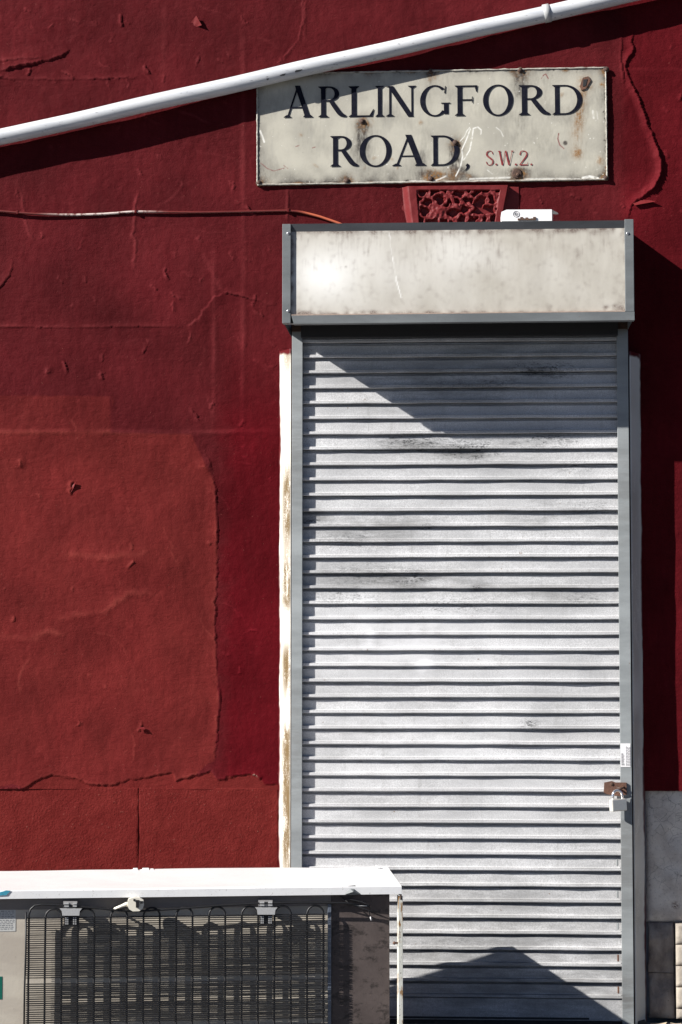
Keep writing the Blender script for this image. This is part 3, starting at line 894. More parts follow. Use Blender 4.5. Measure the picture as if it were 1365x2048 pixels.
# ------------------------------------------------------------------ sign box above the shutter
YB = YF - .254
bxa, bxb = W(565, 545, YB).x, W(1268.5, 545, YB).x
bzb, bzt = W(917, 643.5, YB).z, W(917, 443, YB).z
RISE = .035                     # the lid climbs towards the wall
sb = thing('sign_box', 'blank off-white light box with grey metal trim above the shutter', 'sign box', ((bxa + bxb) / 2, YB / 2, bzb))
def ux(u): return W(u, 545, YB).x
def vz(v): return W(917, v, YB).z
m = MB()
m.add([(bxa + .004, YB + .012, bzt - .002), (bxb - .004, YB + .012, bzt - .002), (bxb - .004, .004, bzt + RISE), (bxa + .004, .004, bzt + RISE)], [(0, 1, 2, 3)])      # lid
m.add([(bxa + .004, YB + .012, bzb + .002), (bxb - .004, YB + .012, bzb + .002), (bxb - .004, YB + .045, bzb + .002), (bxa + .004, YB + .045, bzb + .002)], [(3, 2, 1, 0)])
for x in (bxa + .004, bxb - .004):
    m.add([(x, YB + .012, bzb + .002), (x, .004, bzb + .002), (x, .004, bzt + RISE), (x, YB + .012, bzt - .002)], [(0, 1, 2, 3)])
m.build('casing', M['boxrail'], sb)
MB().tube([(bxa + .02, -.16, bzb + .16), (bxb - .02, -.16, bzb + .16)], .085, 20).build('roller', M['slat'], sb)
MB().add([(bxa + .006, YB + .03, bzb + .004), (bxb - .006, YB + .03, bzb + .004), (bxb - .006, YB + .03, bzt - .01), (bxa + .006, YB + .03, bzt - .01)], [(0, 3, 2, 1)]).build('inner_lining', M['dark'], sb)
# trim: each rail a piece of its own
MB().box(bxa, ux(582), YB, YB + .03, vz(643.5), vz(444), .0015).build('side_trim', M['boxrail'], sb)
MB().box(ux(1250.5), bxb, YB, YB + .03, vz(626), vz(442), .0015).build('side_trim', M['boxrail'], sb)
# top trim leans: its lower edge is set back
x_, X_ = ux(582.5), ux(1250)
m = MB(); za, zb = vz(444), vz(459.5)
m.add([(x_, YB + .001, za), (X_, YB + .001, za), (X_, YB + .010, zb), (x_, YB + .010, zb), (x_, YB + .03, za), (X_, YB + .03, za), (X_, YB + .03, zb), (x_, YB + .03, zb)],
      [(0, 3, 2, 1), (3, 7, 6, 2), (0, 1, 5, 4), (1, 2, 6, 5), (0, 4, 7, 3)])
m.build('top_trim', M['boxrail_top'], sb)
m = MB()
m.prism([(ux(583.5), vz(628.5)), (ux(1268.5), vz(626.5)), (ux(1268.5), vz(643.5)), (ux(588), vz(645))], YB - .003, YB + .028)
m.build('bottom_trim', M['boxrail'], sb)
MB().prism([(ux(583.5), vz(626.2)), (ux(1250), vz(624.4)), (ux(1250), vz(626.2)), (ux(583.5), vz(628.2))], YB - .001, YB + .02).build('sealant_bead', simple('brown_sealant', (.36, .27, .22), .6, 0, .4, 60, .002), sb)
for u, v in ((577, 467), (577, 622), (1256, 467)):
    q = W(u, v, YB); s_ = MB().disc((q.x, YB, q.z), .0048, .0022).build('screw', M['screw'], sb)
    MB().box(q.x - .0032, q.x + .0032, YB - .0030, YB - .0023, q.z - .0006, q.z + .0006).build('slot', M['dark_rust'], s_)
def panel():
    xs = np.arange(ux(580), ux(1252), .0035); zs = np.arange(vz(629), vz(458), .0035)
    X, Z = np.meshgrid(xs, zs); U, V = topx(X, np.full_like(X, YB), Z)
    Y = YB + .0095 - .003 * np.sin((X - xs[0]) / (xs[-1] - xs[0]) * math.pi) * np.sin((Z - zs[0]) / (zs[-1] - zs[0]) * math.pi)
    n = fnoise(X.shape, 40, 130); n2 = fnoise(X.shape, 8, 131)
    glint_scratch = .85 * np.exp(-(((U - 640) / 75) ** 2 + ((V - 555) / 62) ** 2)) + .3 * np.exp(-(((U - 760) / 180) ** 2 + ((V - 530) / 60) ** 2)) + .25 * np.exp(-(((U - 960) / 90) ** 2 + ((V - 510) / 40) ** 2))  # bright reflection on the panel, painted in as paler blobs
    glint_scratch = np.clip(glint_scratch + .07 * n, 0, 1)
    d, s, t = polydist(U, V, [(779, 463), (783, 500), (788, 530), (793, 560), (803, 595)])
    glint_scratch = np.maximum(glint_scratch, .9 * sstep(2.1, .5, d) * np.clip(.7 + .5 * n2, 0, 1))
    dirt = .75 * sstep(6, 0, V - 0 - 0 + 0) * 0
    dirt = .55 * sstep(10, 0, 627 - V) + .35 * sstep(12, 0, V - 460) + .4 * sstep(9, 0, U - 583) * (V > 470)
    dirt = dirt + .22 * np.exp(-np.minimum(np.minimum(U - 582, 1251 - U), np.minimum(V - 460, 628 - V)) / 11) + .10 * np.clip(fnoise(X.shape, 16, 133, (1, .12)), 0, 3) * sstep(590, 470, V) + .06 * np.clip(fnoise(X.shape, 5, 134), 0, 3)
    for (u, v, r, a) in ((1212, 613, 5, .9), (1243, 618, 12, .9), (1155, 505, 9, .35), (1000, 510, 6, .35), (692, 533, 2.2, .9), (1060, 585, 6, .2), (1230, 610, 4, .8)):
        dirt = dirt + a * np.exp(-((U - u) ** 2 + (V - v) ** 2) / r ** 2)
    o = grid_object('opal_panel', X, Y, Z, M['panel'], sb, None, {'glint_scratch': glint_scratch, 'dirt': np.clip(dirt * (1 + .5 * n2), 0, 1)})
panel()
# rusty brackets that hold the box on the rails
for ua, ub in ((584, 606), (1236, 1258)):
    x = sorted((W(ua, 660, -.08).x, W(ub, 660, -.08).x))
    MB().box(x[0], x[1], YG - .010, YG - .001, ztop - .022, ztop + .016, .001).build('bracket', M['dark_rust'], sb)

# ------------------------------------------------------------------ carton lying on the sign box
YC = -.235
ca, cb = W(1003, 421, YC), W(1104, 443, YC)
zc = bzt + RISE * ((YC - YB) / (-YB)) + .003
ct = thing('drink_carton', 'crumpled white drink carton lying on top of the sign box', 'carton', ((ca.x + cb.x) / 2, YC + .03, zc), (R(-6), 0, R(1.5)))
hw = (cb.x - ca.x) / 2; hh = max(.03, ca.z - zc)
m = MB(); m.prism([(-hw, 0), (hw, 0), (hw, hh), (-hw + .016, hh), (-hw, hh - .007)], -.03, .03)
body = m.build('carton_body', M['paper'], ct, world=False)
ring = [(-hw + .046 + .0095 * math.cos(a), -.0305, hh * .60 + .0095 * math.sin(a)) for a in np.linspace(0, 2 * math.pi, 24, endpoint=False)]
m = MB(); m.tube(ring, .0009, 5, closed=True)
e = [(-hw + .046 + .0048 * math.cos(a), -.0305, hh * .60 + .0048 * math.sin(a)) for a in np.linspace(0, 5.4, 14)]
m.tube([(-hw + .0415, -.0305, hh * .6)] + e, .0010, 5)
m.build('printed_e_mark', M['greyprint'], body, world=False)
m = MB(); rr = random.Random(8)
for i in range(7):
    x = -hw + .05 + i * .008; m.box(x, x + .009, -.0345, -.0312, .001, .006 + rr.uniform(0, .006), .0005)
m.build('torn_edge', M['dark_rust'], body, world=False)
m = MB(); m.add([(hw, -.028, 0.001), (hw + .026, -.02, 0.001), (hw + .022, .02, hh * .9), (hw, .028, hh), (hw + .020, -.018, hh * .8), (hw, -.028, hh)], [(0, 1, 4, 5), (1, 2, 4), (5, 4, 2, 3)])
m.build('clear_wrap', M['film'], ct, world=False)

# ------------------------------------------------------------------ street sign
YS = -.009
def sign():
    q0, q1 = W(513, 372, YS), W(1217, 361, YS); q2 = W(1216, 133, YS)
    cen = W(865, 252, YS)
    ang = math.atan2(q1.z - q0.z, q1.x - q0.x)
    th = thing('street_sign', 'rusty cream enamel street sign lettered in dark serif capitals', 'sign', (cen.x, 0, q0.z), (0, -ang, 0))
    Mi = chain(th).inverted()
    def L(u, v): p_ = Mi @ W(u, v, YS); return p_.x, p_.z
    x0, z0 = L(513.5, 371.5); x1, _ = L(1216.5, 361); _, z1 = L(1216, 133.5)
    xs = np.linspace(x0, x1, 620); zs = np.linspace(z0, z1, 210)
    X, Z = np.meshgrid(xs, zs)
    Mw = chain(th); co = np.array(Mw)
    wX = co[0, 0] * X + co[0, 1] * YS + co[0, 2] * Z + co[0, 3]; wZ = co[2, 0] * X + co[2, 1] * YS + co[2, 2] * Z + co[2, 3]
    wY = np.full_like(wX, YS) + fnoise(X.shape, 120, 140) * .00018
    U, V = topx(wX, wY, wZ)
    n = fnoise(X.shape, 25, 141); n2 = fnoise(X.shape, 6, 142); n3 = fnoise(X.shape, 14, 143, (1, .3))
    ex = np.minimum(np.minimum(X - x0, x1 - X), np.minimum(Z - z0, z1 - Z)) / SPX
    dirt = .75 * np.exp(-ex / 9) * (1 + .4 * n) + .42 * sstep(50, 0, 372 - V) * (.7 + .3 * n) + .10 * np.clip(fnoise(X.shape, 60, 149) + .4 * n3, 0, 3)
    rust = np.zeros(X.shape); white = np.zeros(X.shape); red = np.zeros(X.shape)
    dirt += .95 * sstep(.55, 1.0, .2 * n2 + 1.25 * np.exp(-ex / 5))
    rust += .8 * sstep(.75, 1.2, .3 * n + 1.05 * np.exp(-ex / 8))
    bolts = [(518, 366, 1), (694, 362, 1), (862, 358, 1), (1036, 350, 1), (1212, 356, 1), (1213, 139, 1), (1041, 140, 1), (725, 243, 1), (911, 286, 1), (862, 143, 1)]
    for (u, v, a) in bolts:
        dirt += .8 * np.exp(-((U - u) ** 2 + (V - v) ** 2) / 13 ** 2)
        rust += .7 * np.exp(-((U - u - 3) ** 2 + (V - v - 4) ** 2) / 14 ** 2) * (.7 + .5 * n2)
        below_ = (V > v)
        dirt += .34 * np.exp(-((U - u + (V - v) * .03) / 11) ** 2) * np.exp(-np.abs(V - v) / 60) * below_ * (1 + .3 * n3)
    # streaks under the loose bolts
    for (u, v, ln, wd, a) in ((726, 243, 105, 15, .72), (1040, 138, 80, 14, .62), (912, 290, 70, 13, .7), (862, 340, 25, 26, .9), (1036, 335, 25, 24, .9), (845, 300, 60, 11, .4), (1046, 225, 60, 12, .3), (915, 330, 40, 22, .5)):
        dirt += a * np.exp(-((U - u + (V - v) * .05) / wd) ** 2) * sstep(-4, 8, V - v) * sstep(ln, ln * .3, V - v) * (1 + .25 * n3)
    # rust run below the slot by the last letter
    rust += .75 * np.exp(-((U - 1168 + (V - 170) * .13) / (7 + (V - 165) * .045)) ** 2) * sstep(168, 185, V) * sstep(330, 220, V) * (1 + .3 * n3)
    for (u, v, r, a) in ((1171, 167, 13, 1), (1206, 170, 6, .9), (1156, 307, 9, .9), (1201, 322, 7, .9), (862, 355, 14, .7), (1040, 350, 12, .8), (1212, 356, 9, .7), (1213, 139, 9, .6), (725, 246, 8, .5), (602, 270, 4, .5), (795, 335, 3, .6), (784, 318, 3, .5), (905, 352, 14, .5), (880, 352, 10, .6), (938, 354, 5, .6)):
        rust += a * np.exp(-((U - u) ** 2 + (V - v) ** 2) / r ** 2) * (1 + .35 * n2)
    for (u, v, r) in ((1131, 286, 4.5), (1036, 349, 8), (1170, 168, 6)):
        dirt += 1.2 * np.exp(-(((U - u) ** 2 + (V - v) ** 2) / r ** 2) ** 2)
    def stroke(arr, pts, wd, a=1.0):
        d, _, t = polydist(U, V, pts); np.maximum(arr, a * sstep(wd * .8, wd * .3, d) * np.clip(1 + .35 * n2, .2, 1), out=arr)
    stroke(white, [(912, 352), (921, 335), (926, 312), (924, 300), (933, 280), (941, 258)], 2.3, .95)
    stroke(white, [(928, 320), (940, 300), (945, 275), (947, 257), (956, 254), (963, 260), (962, 268)], 2.3, .9)
    stroke(white, [(921, 282), (930, 272), (934, 262), (940, 255)], 1.8, .8)
    stroke(white, [(993, 255), (1002, 262), (1007, 273)], 1.5, .7)
    stroke(white, [(975, 340), (985, 348)], 1.8, .6)
    stroke(white, [(860, 365), (880, 358), (893, 352)], 2.6, .7)
    stroke(white, [(1186, 222), (1188, 236)], 3.5, .6); stroke(white, [(1194, 222), (1196, 238)], 2, .35)
    stroke(white, [(521, 262), (526, 275), (529, 284)], 3.0, .9)
    stroke(white, [(1166, 356), (1180, 353), (1196, 357)], 4.5, .95)
    stroke(white, [(1050, 358), (1120, 357), (1160, 358)], 2.5, .6)
    stroke(white, [(940, 358), (1020, 355)], 3.2, .65); stroke(white, [(820, 362), (850, 362)], 2.4, .6)
    stroke(white, [(700, 366), (760, 364), (810, 363)], 2.0, .45); stroke(white, [(1080, 136), (1150, 135), (1190, 134)], 2, .6); stroke(white, [(930, 140), (1020, 138)], 2.0, .6)
    white = np.maximum(white, .8 * (fnoise(X.shape, 3.2, 150) > 3.1))
    stroke(red, [(1083, 157), (1088, 150), (1092, 148), (1097, 157)], 1.7, .9)
    stroke(red, [(1118, 267), (1116, 277), (1120, 290), (1128, 297)], 2.0, .9)
    stroke(red, [(522, 326), (535, 337), (548, 342), (570, 336)], 1.4, .8); stroke(red, [(568, 331), (576, 337)], 1.2, .7)
    stroke(red, [(592, 293), (599, 291)], 1.5, .8); stroke(red, [(625, 296), (631, 294)], 1.5, .8)
    # plate with turned-back edges
    Yp = wY.copy(); e2 = np.zeros_like(Yp, bool); e2[0, :] = e2[-1, :] = True; e2[:, 0] = e2[:, -1] = True
    Yp[e2] = -.002
    grid_object('plate', wX, Yp, wZ, M['sign'], th, None, {'dirt': np.clip(dirt, 0, 1), 'rust': np.clip(rust, 0, 1), 'white': white, 'redmark': red})
    # raised rolled rim
    rgen = random.Random(5)
    def rim(a, b):
        pts = []; n_ = 90
        for i in range(n_ + 1):
            f = i / n_
            pts.append(Mw @ Vector((a[0] + (b[0] - a[0]) * f + rgen.uniform(-.0005, .0005), YS - .001, a[1] + (b[1] - a[1]) * f + rgen.uniform(-.0006, .0006))))
        return MB().tube(pts, [rgen.uniform(.0022, .0036) for _ in pts], 6).build('rim', M['signrim'], th)
    o_ = .003
    rim((x0 + o_, z0 + o_), (x1 - o_, z0 + o_)); rim((x0 + o_, z1 - o_), (x1 - o_, z1 - o_))
    rim((x0 + o_, z0 + .007), (x0 + o_, z1 - .007)); rim((x1 - o_, z0 + .007), (x1 - o_, z1 - .007))
    for i, (u, v, a) in enumerate(bolts):
        px_, pz_ = L(u, v); c_ = Mw @ Vector((px_, YS - .0008, pz_))
        m = MB(); m.disc(c_, .0095, .0022, 14); m.disc(c_ - Vector((0, .0021, 0)), .0060, .0045, 6)
        m.build('bolt', M['dark_rust'], th)
    q = [L(u, v) for u, v in ((1166, 156), (1177, 153), (1182, 161), (1172, 178), (1163, 181), (1160, 173))]
    m = MB(); m.prism([(a, b) for a, b in q], YS - .004, YS - .0006); m.v = [Mw @ p_ for p_ in m.v]
    sl = m.build('fixing_plate', M['rust'], th)
    m = MB(); q = [L(u, v) for u, v in ((1167, 160), (1175, 159), (1172, 172), (1166, 174))]; m.prism(q, YS - .0052, YS - .0041); m.v = [Mw @ p_ for p_ in m.v]
    m.build('slot', M['dark'], sl)
    q = L(1034, 347); m = MB(); m.disc((q[0], YS - .001, q[1]), .017, .0022, 12); m.v = [Mw @ p_ for p_ in m.v]; m.build('washer', M['dark_rust'], th)

    # ---- serif capitals drawn as pen strokes
    TH, TN = .155, .05
    def poly(*p): return ('p', list(p))
    def stem(xc, w, y0=0.0, y1=1.0): return poly((xc - w / 2, y0), (xc + w / 2, y0), (xc + w / 2, y1), (xc - w / 2, y1))
    def serif(xc, w, y, l=.085, r=.085, up=1):
        b = w / 2; s_ = up
        return [poly((xc - b - l, y), (xc + b + r, y), (xc + b + r, y + .022 * s_), (xc + b, y + .085 * s_), (xc - b, y + .085 * s_), (xc - b - l, y + .022 * s_))]
    def arc(cx, cy, rx, ry, a0, a1, tx, ty, n=26):
        pts = []
        for k in range(n + 1):
            a = R(a0 + (a1 - a0) * k / n); c_, s_ = math.cos(a), math.sin(a)
            pts.append(((cx + rx * c_, cy + ry * s_), (cx + (rx - tx) * c_, cy + (ry - ty) * s_)))
        return ('s', pts)
    def pen(pts, ws, n=6):
        out = []
        P_ = []
        for i in range(len(pts) - 1):
            p0 = pts[max(i - 1, 0)]; p1 = pts[i]; p2 = pts[i + 1]; p3 = pts[min(i + 2, len(pts) - 1)]
            for k in range(n):
                t_ = k / n
                f = lambda a, b, c_, d: .5 * (2 * b + (c_ - a) * t_ + (2 * a - 5 * b + 4 * c_ - d) * t_ ** 2 + (3 * b - a - 3 * c_ + d) * t_ ** 3)
                P_.append((f(p0[0], p1[0], p2[0], p3[0]), f(p0[1], p1[1], p2[1], p3[1]), ws[i] + (ws[i + 1] - ws[i]) * t_))
        P_.append((*pts[-1], ws[-1]))
        for i, (x, y, w_) in enumerate(P_):
            a = P_[max(i - 1, 0)]; b = P_[min(i + 1, len(P_) - 1)]
            dx, dy = b[0] - a[0], b[1] - a[1]; l = math.hypot(dx, dy) + 1e-9
            out.append(((x - dy / l * w_ / 2, y + dx / l * w_ / 2), (x + dy / l * w_ / 2, y - dx / l * w_ / 2)))
        return ('s', out)
    def slant(xb, xt, w, y0=0.0, y1=1.0): return poly((xb - w / 2, y0), (xb + w / 2, y0), (xt + w / 2, y1), (xt - w / 2, y1))
    G = {}
    G['A'] = (1.0, [slant(.13, .47, TN + .01, 0, .99), slant(.80, .46, TH + .02, 0, 1.03), poly((.22, .30), (.70, .30), (.69, .345), (.24, .345))] + serif(.13, .06, 0, .10, .09) + serif(.80, .18, 0, .06, .07))
    G['R'] = (.95, [stem(.17, TH), arc(.36, .755, .34, .245, 90, -90, TH, TN), poly((.17, .95), (.37, .95), (.37, 1.0), (.17, 1.0)), poly((.17, .51), (.37, .51), (.37, .56), (.17, .56)),
                    pen([(.42, .53), (.58, .30), (.74, .10), (.93, .02)], [.13, .15, .15, .05])] + serif(.17, TH, 0) + serif(.17, TH, 1, up=-1)[:1])
    G['L'] = (.8, [stem(.17, TH), poly((.17, 0), (.74, 0), (.74, .048), (.17, .048)), poly((.64, .03), (.74, .0), (.79, .24), (.765, .245))] + serif(.17, TH, 0, .085, .0) + serif(.17, TH, 1, up=-1))
    G['I'] = (.33, [stem(.165, TH)] + serif(.165, TH, 0) + serif(.165, TH, 1, up=-1))
    G['N'] = (1.0, [stem(.16, TN + .012), stem(.88, TN + .012), slant(.84, .17, TH + .03, -.02, 1.0)] + serif(.16, .06, 0, .1, .1) + serif(.88, .06, 1, .1, .1, -1) + [poly((.0, 1.0), (.2, 1.0), (.2, .97), (.02, .975))])
    G['G'] = (1.0, [arc(.50, .5, .48, .52, 48, 318, TH + .01, TN), stem(.86, TH - .01, .06, .42), poly((.70, .40), (1.0, .40), (1.0, .435), (.70, .435)), poly((.80, .74), (.84, .74), (.86, .98), (.83, .98)), pen([(.80, .135), (.86, .12), (.90, .12)], [.09, .09, .06])])
    G['F'] = (.8, [stem(.17, TH), poly((.17, .952), (.74, .952), (.74, 1.0), (.17, 1.0)), poly((.72, .78), (.745, .775), (.765, 1.0), (.66, .98)), poly((.17, .50), (.60, .50), (.60, .545), (.17, .545)), poly((.575, .42), (.605, .42), (.605, .63), (.575, .63))] + serif(.17, TH, 0) + serif(.17, TH, 1, .085, 0, -1))
    G['O'] = (1.05, [arc(.525, .5, .515, .525, 0, 360, TH + .015, TN, 48)])
    G['D'] = (1.05, [stem(.17, TH), arc(.42, .5, .60, .50, 90, -90, TH + .015, TN, 34), poly((.17, .95), (.43, .95), (.43, 1.0), (.17, 1.0)), poly((.17, 0), (.43, 0), (.43, .05), (.17, .05))] + serif(.17, TH, 0, .085, 0) + serif(.17, TH, 1, .085, 0, -1))
    G['S'] = (.62, [pen([(.54, .76), (.46, .94), (.28, .985), (.10, .87), (.10, .68), (.30, .52), (.50, .36), (.53, .17), (.36, .02), (.14, .06), (.05, .25)], [.06, .05, .05, .10, .12, .13, .12, .10, .05, .05, .07])])
    G['W'] = (1.25, [slant(.34, .10, .13), slant(.36, .58, .05), slant(.88, .62, .13), slant(.90, 1.16, .05)] + serif(.10, .1, 1, .08, .06, -1) + serif(1.16, .05, 1, .08, .08, -1))
    G['2'] = (.65, [pen([(.08, .72), (.14, .93), (.32, .99), (.52, .88), (.52, .66), (.34, .40), (.06, .04)], [.09, .06, .05, .09, .11, .09, .05]), poly((.05, .0), (.60, .0), (.60, .07), (.05, .07)), poly((.56, .05), (.60, .05), (.63, .2), (.60, .2))])
    G['.'] = (.2, [arc(.1, .1, .1, .1, 0, 360, .0999, .0999, 12)])
    G[','] = (.3, [pen([(.12, .12), (.20, .05), (.18, -.1), (.02, -.28)], [.16, .20, .12, .03])])
    def letter(ch, ua, ub, vt, vb, mat, name='letter'):
        (xa, zb_) = L(ua, vb); (xb_, zt_) = L(ub, vt); w_, strokes = G[ch]
        sx, sz = (xb_ - xa) / w_, (zt_ - zb_)
        m = MB()
        for k, (kind, dat) in enumerate(strokes):
            y = YS - .0016 - .00012 * k
            if kind == 'p':
                a2 = sum(dat[i][0] * dat[(i + 1) % len(dat)][1] - dat[(i + 1) % len(dat)][0] * dat[i][1] for i in range(len(dat)))
                d_ = dat if a2 > 0 else dat[::-1]
                m.add([Mw @ Vector((xa + p_[0] * sx, y, zb_ + p_[1] * sz)) for p_ in d_], [tuple(range(len(d_)))])
            else:
                v = [];
                for a_, b_ in dat: v += [Mw @ Vector((xa + a_[0] * sx, y, zb_ + a_[1] * sz)), Mw @ Vector((xa + b_[0] * sx, y, zb_ + b_[1] * sz))]
                m.add(v, [(2 * i, 2 * i + 1, 2 * i + 3, 2 * i + 2) for i in range(len(dat) - 1)])
        return m.build(name, mat, th)
    row = [('A', 568, 628), ('R', 637, 694), ('L', 697.5, 749), ('I', 751.5, 768.5), ('N', 771, 832), ('G', 839.5, 901), ('F', 910, 957.5), ('O', 966, 1027), ('R', 1038, 1101), ('D', 1105, 1166)]
    for ch, a, b in row:
        f = ((a + b) / 2 - 568) / 600; letter(ch, a, b, 173 - 4 * f, 236 - 6.5 * f, M['ink'])
    for ch, a, b in (('R', 661, 718), ('O', 719, 784), ('A', 785, 855), ('D', 862, 920)):
        letter(ch, a, b, 271.5 - 1.5 * (a - 661) / 260, 333.5 - 2 * (a - 661) / 260, M['ink'])
    letter(',', 929, 939, 301, 333, M['ink'], 'comma')
    for ch, a, b in (('S', 972, 988), ('W', 997, 1027), ('2', 1038, 1057)): letter(ch, a, b, 301.5, 331, M['redink'])
    for a in (991, 1030, 1061): letter('.', a, a + 4, 311, 331, M['redink'], 'full_stop')
sign()

# ------------------------------------------------------------------ sloping waste pipe
YP = -.044
def pline(u): return W(u, 275 - .227 * u, YP)
pa, pb = pline(-700), pline(2000)
pt = thing('waste_pipe', 'white plastic waste pipe sloping across the top of the wall', 'pipe', (pa.x, 0, pa.z))
pr = .0262
n_ = 60
MB().tube([pa.lerp(pb, i / n_) + Vector((0, 0, .0012 * math.sin(i * .9))) for i in range(n_ + 1)], pr, 28).build('pipe', M['pipe'], pt)
axis = (pb - pa).normalized()
for u in (-420, 1094):
    c0 = pline(u)
    m = MB(); m.tube([c0 - axis * .011, c0 - axis * .010, c0 + axis * .010, c0 + axis * .011], [pr + .0005, pr + .0035, pr + .0035, pr + .0005], 26, cap=False)
    m.box(c0.x - .009, c0.x + .009, YP + pr, .0, c0.z - .014, c0.z + .014, .001)
    m.build('clip', simple('grey_pipe_clip', (.45, .46, .46), .5), pt)
for u, l, dz in ((568, .011, -.012), (598, .014, -.010), (537, .004, -.014)):
    c0 = pline(u); y = YP - math.sqrt((pr + .0006) ** 2 - dz ** 2); m = MB()
    an = [2 * math.pi * k / 11 for k in range(11)]; rq = random.Random(int(u))
    m.prism([(c0.x + l * math.cos(a) * rq.uniform(.6, 1.1), c0.z + dz + .0035 * math.sin(a) * rq.uniform(.6, 1.2) + l * math.cos(a) * .2) for a in an], y - .0006, y + .004)
    m.build('tar_spot', M['black'], pt)

# ------------------------------------------------------------------ thin cable
pts = [(-300, 416), (-120, 417), (-60, 420), (0, 422), (70, 428), (150, 430), (210, 428), (270, 423), (330, 424), (400, 425), (500, 423), (577, 421), (605, 424), (640, 433), (672, 444), (700, 455)]
cw = []
for i in range(len(pts) - 1):
    for k in range(4):
        f = k / 4; u = pts[i][0] + (pts[i + 1][0] - pts[i][0]) * f; v = pts[i][1] + (pts[i + 1][1] - pts[i][1]) * f
        cw.append(W(u, v, -.0075 - .002 * math.sin(u * .021)))
cw.append(W(*pts[-1], -.008))
for i in range(1, len(cw) - 1): cw[i].z = (cw[i - 1].z + 2 * cw[i].z + cw[i + 1].z) / 4
cb_ = thing('wall_cable', 'thin red-painted cable clipped across the wall to the sign box', 'cable', (cw[0].x, 0, cw[0].z))
MB().tube(cw, .0040, 8).build('cable', M['red_cable'], cb_)
for u, v in ((-190, 417), (36, 425), (272, 423), (577, 421)):
    q = W(u, v, -.006)
    MB().box(q.x - .004, q.x + .004, -.0135, .002, q.z - .006, q.z + .006, .0015).build('clip', M['red_gloss'], cb_)

# ------------------------------------------------------------------ fridge lying on its side in front of the wall
zl = W(775, 1734, -.26).z
A = onz(803, 1772, zl); B = onz(0, 1781.5, zl); Cc = onz(776, 1734, zl)
ang = math.atan2(A.y - B.y, A.x - B.x)
depth = (Cc - A).dot(Vector((-math.sin(ang), math.cos(ang), 0)))
print('FRIDGE lid z %.3f ang %.1f depth %.3f frontY %.3f rearY %.3f camz %.2f box depth %.2f pitch %.4f' % (zl, math.degrees(ang), depth, A.y, Cc.y, CPOS.z, YB, pitch))
fr = thing('fridge', 'discarded white fridge lying on its side with its back coil facing the street', 'fridge', (A.x, A.y, 0), (0, 0, ang))
FI = chain(fr).inverted(); FR3 = FI.to_3x3()
def F(u, v, off):
    """photo pixel -> fridge coordinates on the plane `off` metres behind the front edge of its top sheet"""
    o = FI @ CPOS; d = FR3 @ ray(u, v); t_ = (off - o.y) / d.y
    return o + d * t_
LW = 1.46
def bld(m, name, mat, parent=fr): return m.build(name, mat, parent, world=False)
# top sheet (the fridge's side): shallow pan with a folded front edge
ov = .030
shear = (Cc - A).dot(Vector((math.cos(ang), math.sin(ang), 0)))
m = MB()
nx_, ny_ = 90, 40
xs = np.linspace(-LW, 0, nx_); ys = np.linspace(0, depth, ny_)
X, Yg = np.meshgrid(xs, ys)
top = MB()
hz = fnoise(X.shape, 22, 160) * .0011
v = []
for j in range(ny_):
    for i in range(nx_):
        f = j / (ny_ - 1)
        v.append((xs[i] + (shear * f if i == nx_ - 1 else shear * f * (i / (nx_ - 1)) ** 8), ys[j], zl + hz[j, i] * (0 if j in (0,) or i == nx_ - 1 else 1)))
top.add(v, [(j * nx_ + i, j * nx_ + i + 1, (j + 1) * nx_ + i + 1, (j + 1) * nx_ + i) for j in range(ny_ - 1) for i in range(nx_ - 1)], True)
fe = F(400, 1793, 0).z; 
hl = zl - fe
top.add([(-LW, -.0015, zl - .0015), (0.001, -.0015, zl - .0015), (0.001, -.0005, zl - hl), (-LW, -.0005, zl - hl), (-LW, 0, zl), (0, 0, zl), (0, .012, zl - hl), (-LW, .012, zl - hl)], [(3, 2, 1, 0), (0, 1, 5, 4), (2, 3, 7, 6)])
top.add([(0.0012, -.0005, zl - .0015), (shear, depth, zl), (shear, depth, zl - hl), (0.0012, -.0005, zl - hl)], [(0, 3, 2, 1)])
top.add([(-LW, depth, zl), (shear, depth, zl), (shear, depth, zl - hl), (-LW, depth, zl - hl)], [(0, 1, 2, 3)])
sheet = bld(top, 'side_panel', M['fridge'])
# dents and scraps on the sheet
q = FI @ onz(278, 1737, zl)
q2 = FI @ onz(752, 1735, zl)
for x_s, w_, h_ in ((q.x - .018, .014, .006), (q.x + .010, .020, .006), (q.x + .034, .010, .004), (q2.x, .012, .005)):
    m = MB(); m.box(x_s, x_s + w_, depth - .03, depth - .004, zl - .001, zl + h_, .0015); bld(m, 'paint_scrap', M['fridge'], sheet)
e0 = F(690, 1789, -.002); e1 = F(722, 1789, -.002); e2 = F(709, 1773, -.002)
m = MB(); m.add([(e0.x, -.002, e0.z), (e1.x, -.002, e1.z), (e2.x + .004, .010, zl + .003), (e2.x - .016, .006, zl + .001), (e2.x - .004, -.010, e0.z + .008)], [(0, 4, 3), (4, 2, 3), (0, 1, 4), (1, 2, 4)])
bld(m, 'bent_corner', M['boxrail'], sheet)
m = MB(); q = F(10, 1786, -.003)
m.prism([(q.x - .02, q.z - .007), (q.x + .004, q.z - .006), (q.x + .016, q.z + .006), (q.x + .004, q.z + .007), (q.x - .02, q.z)], -.0030, -.0018)
bld(m, 'blue_paint_mark', M['teal'], sheet)
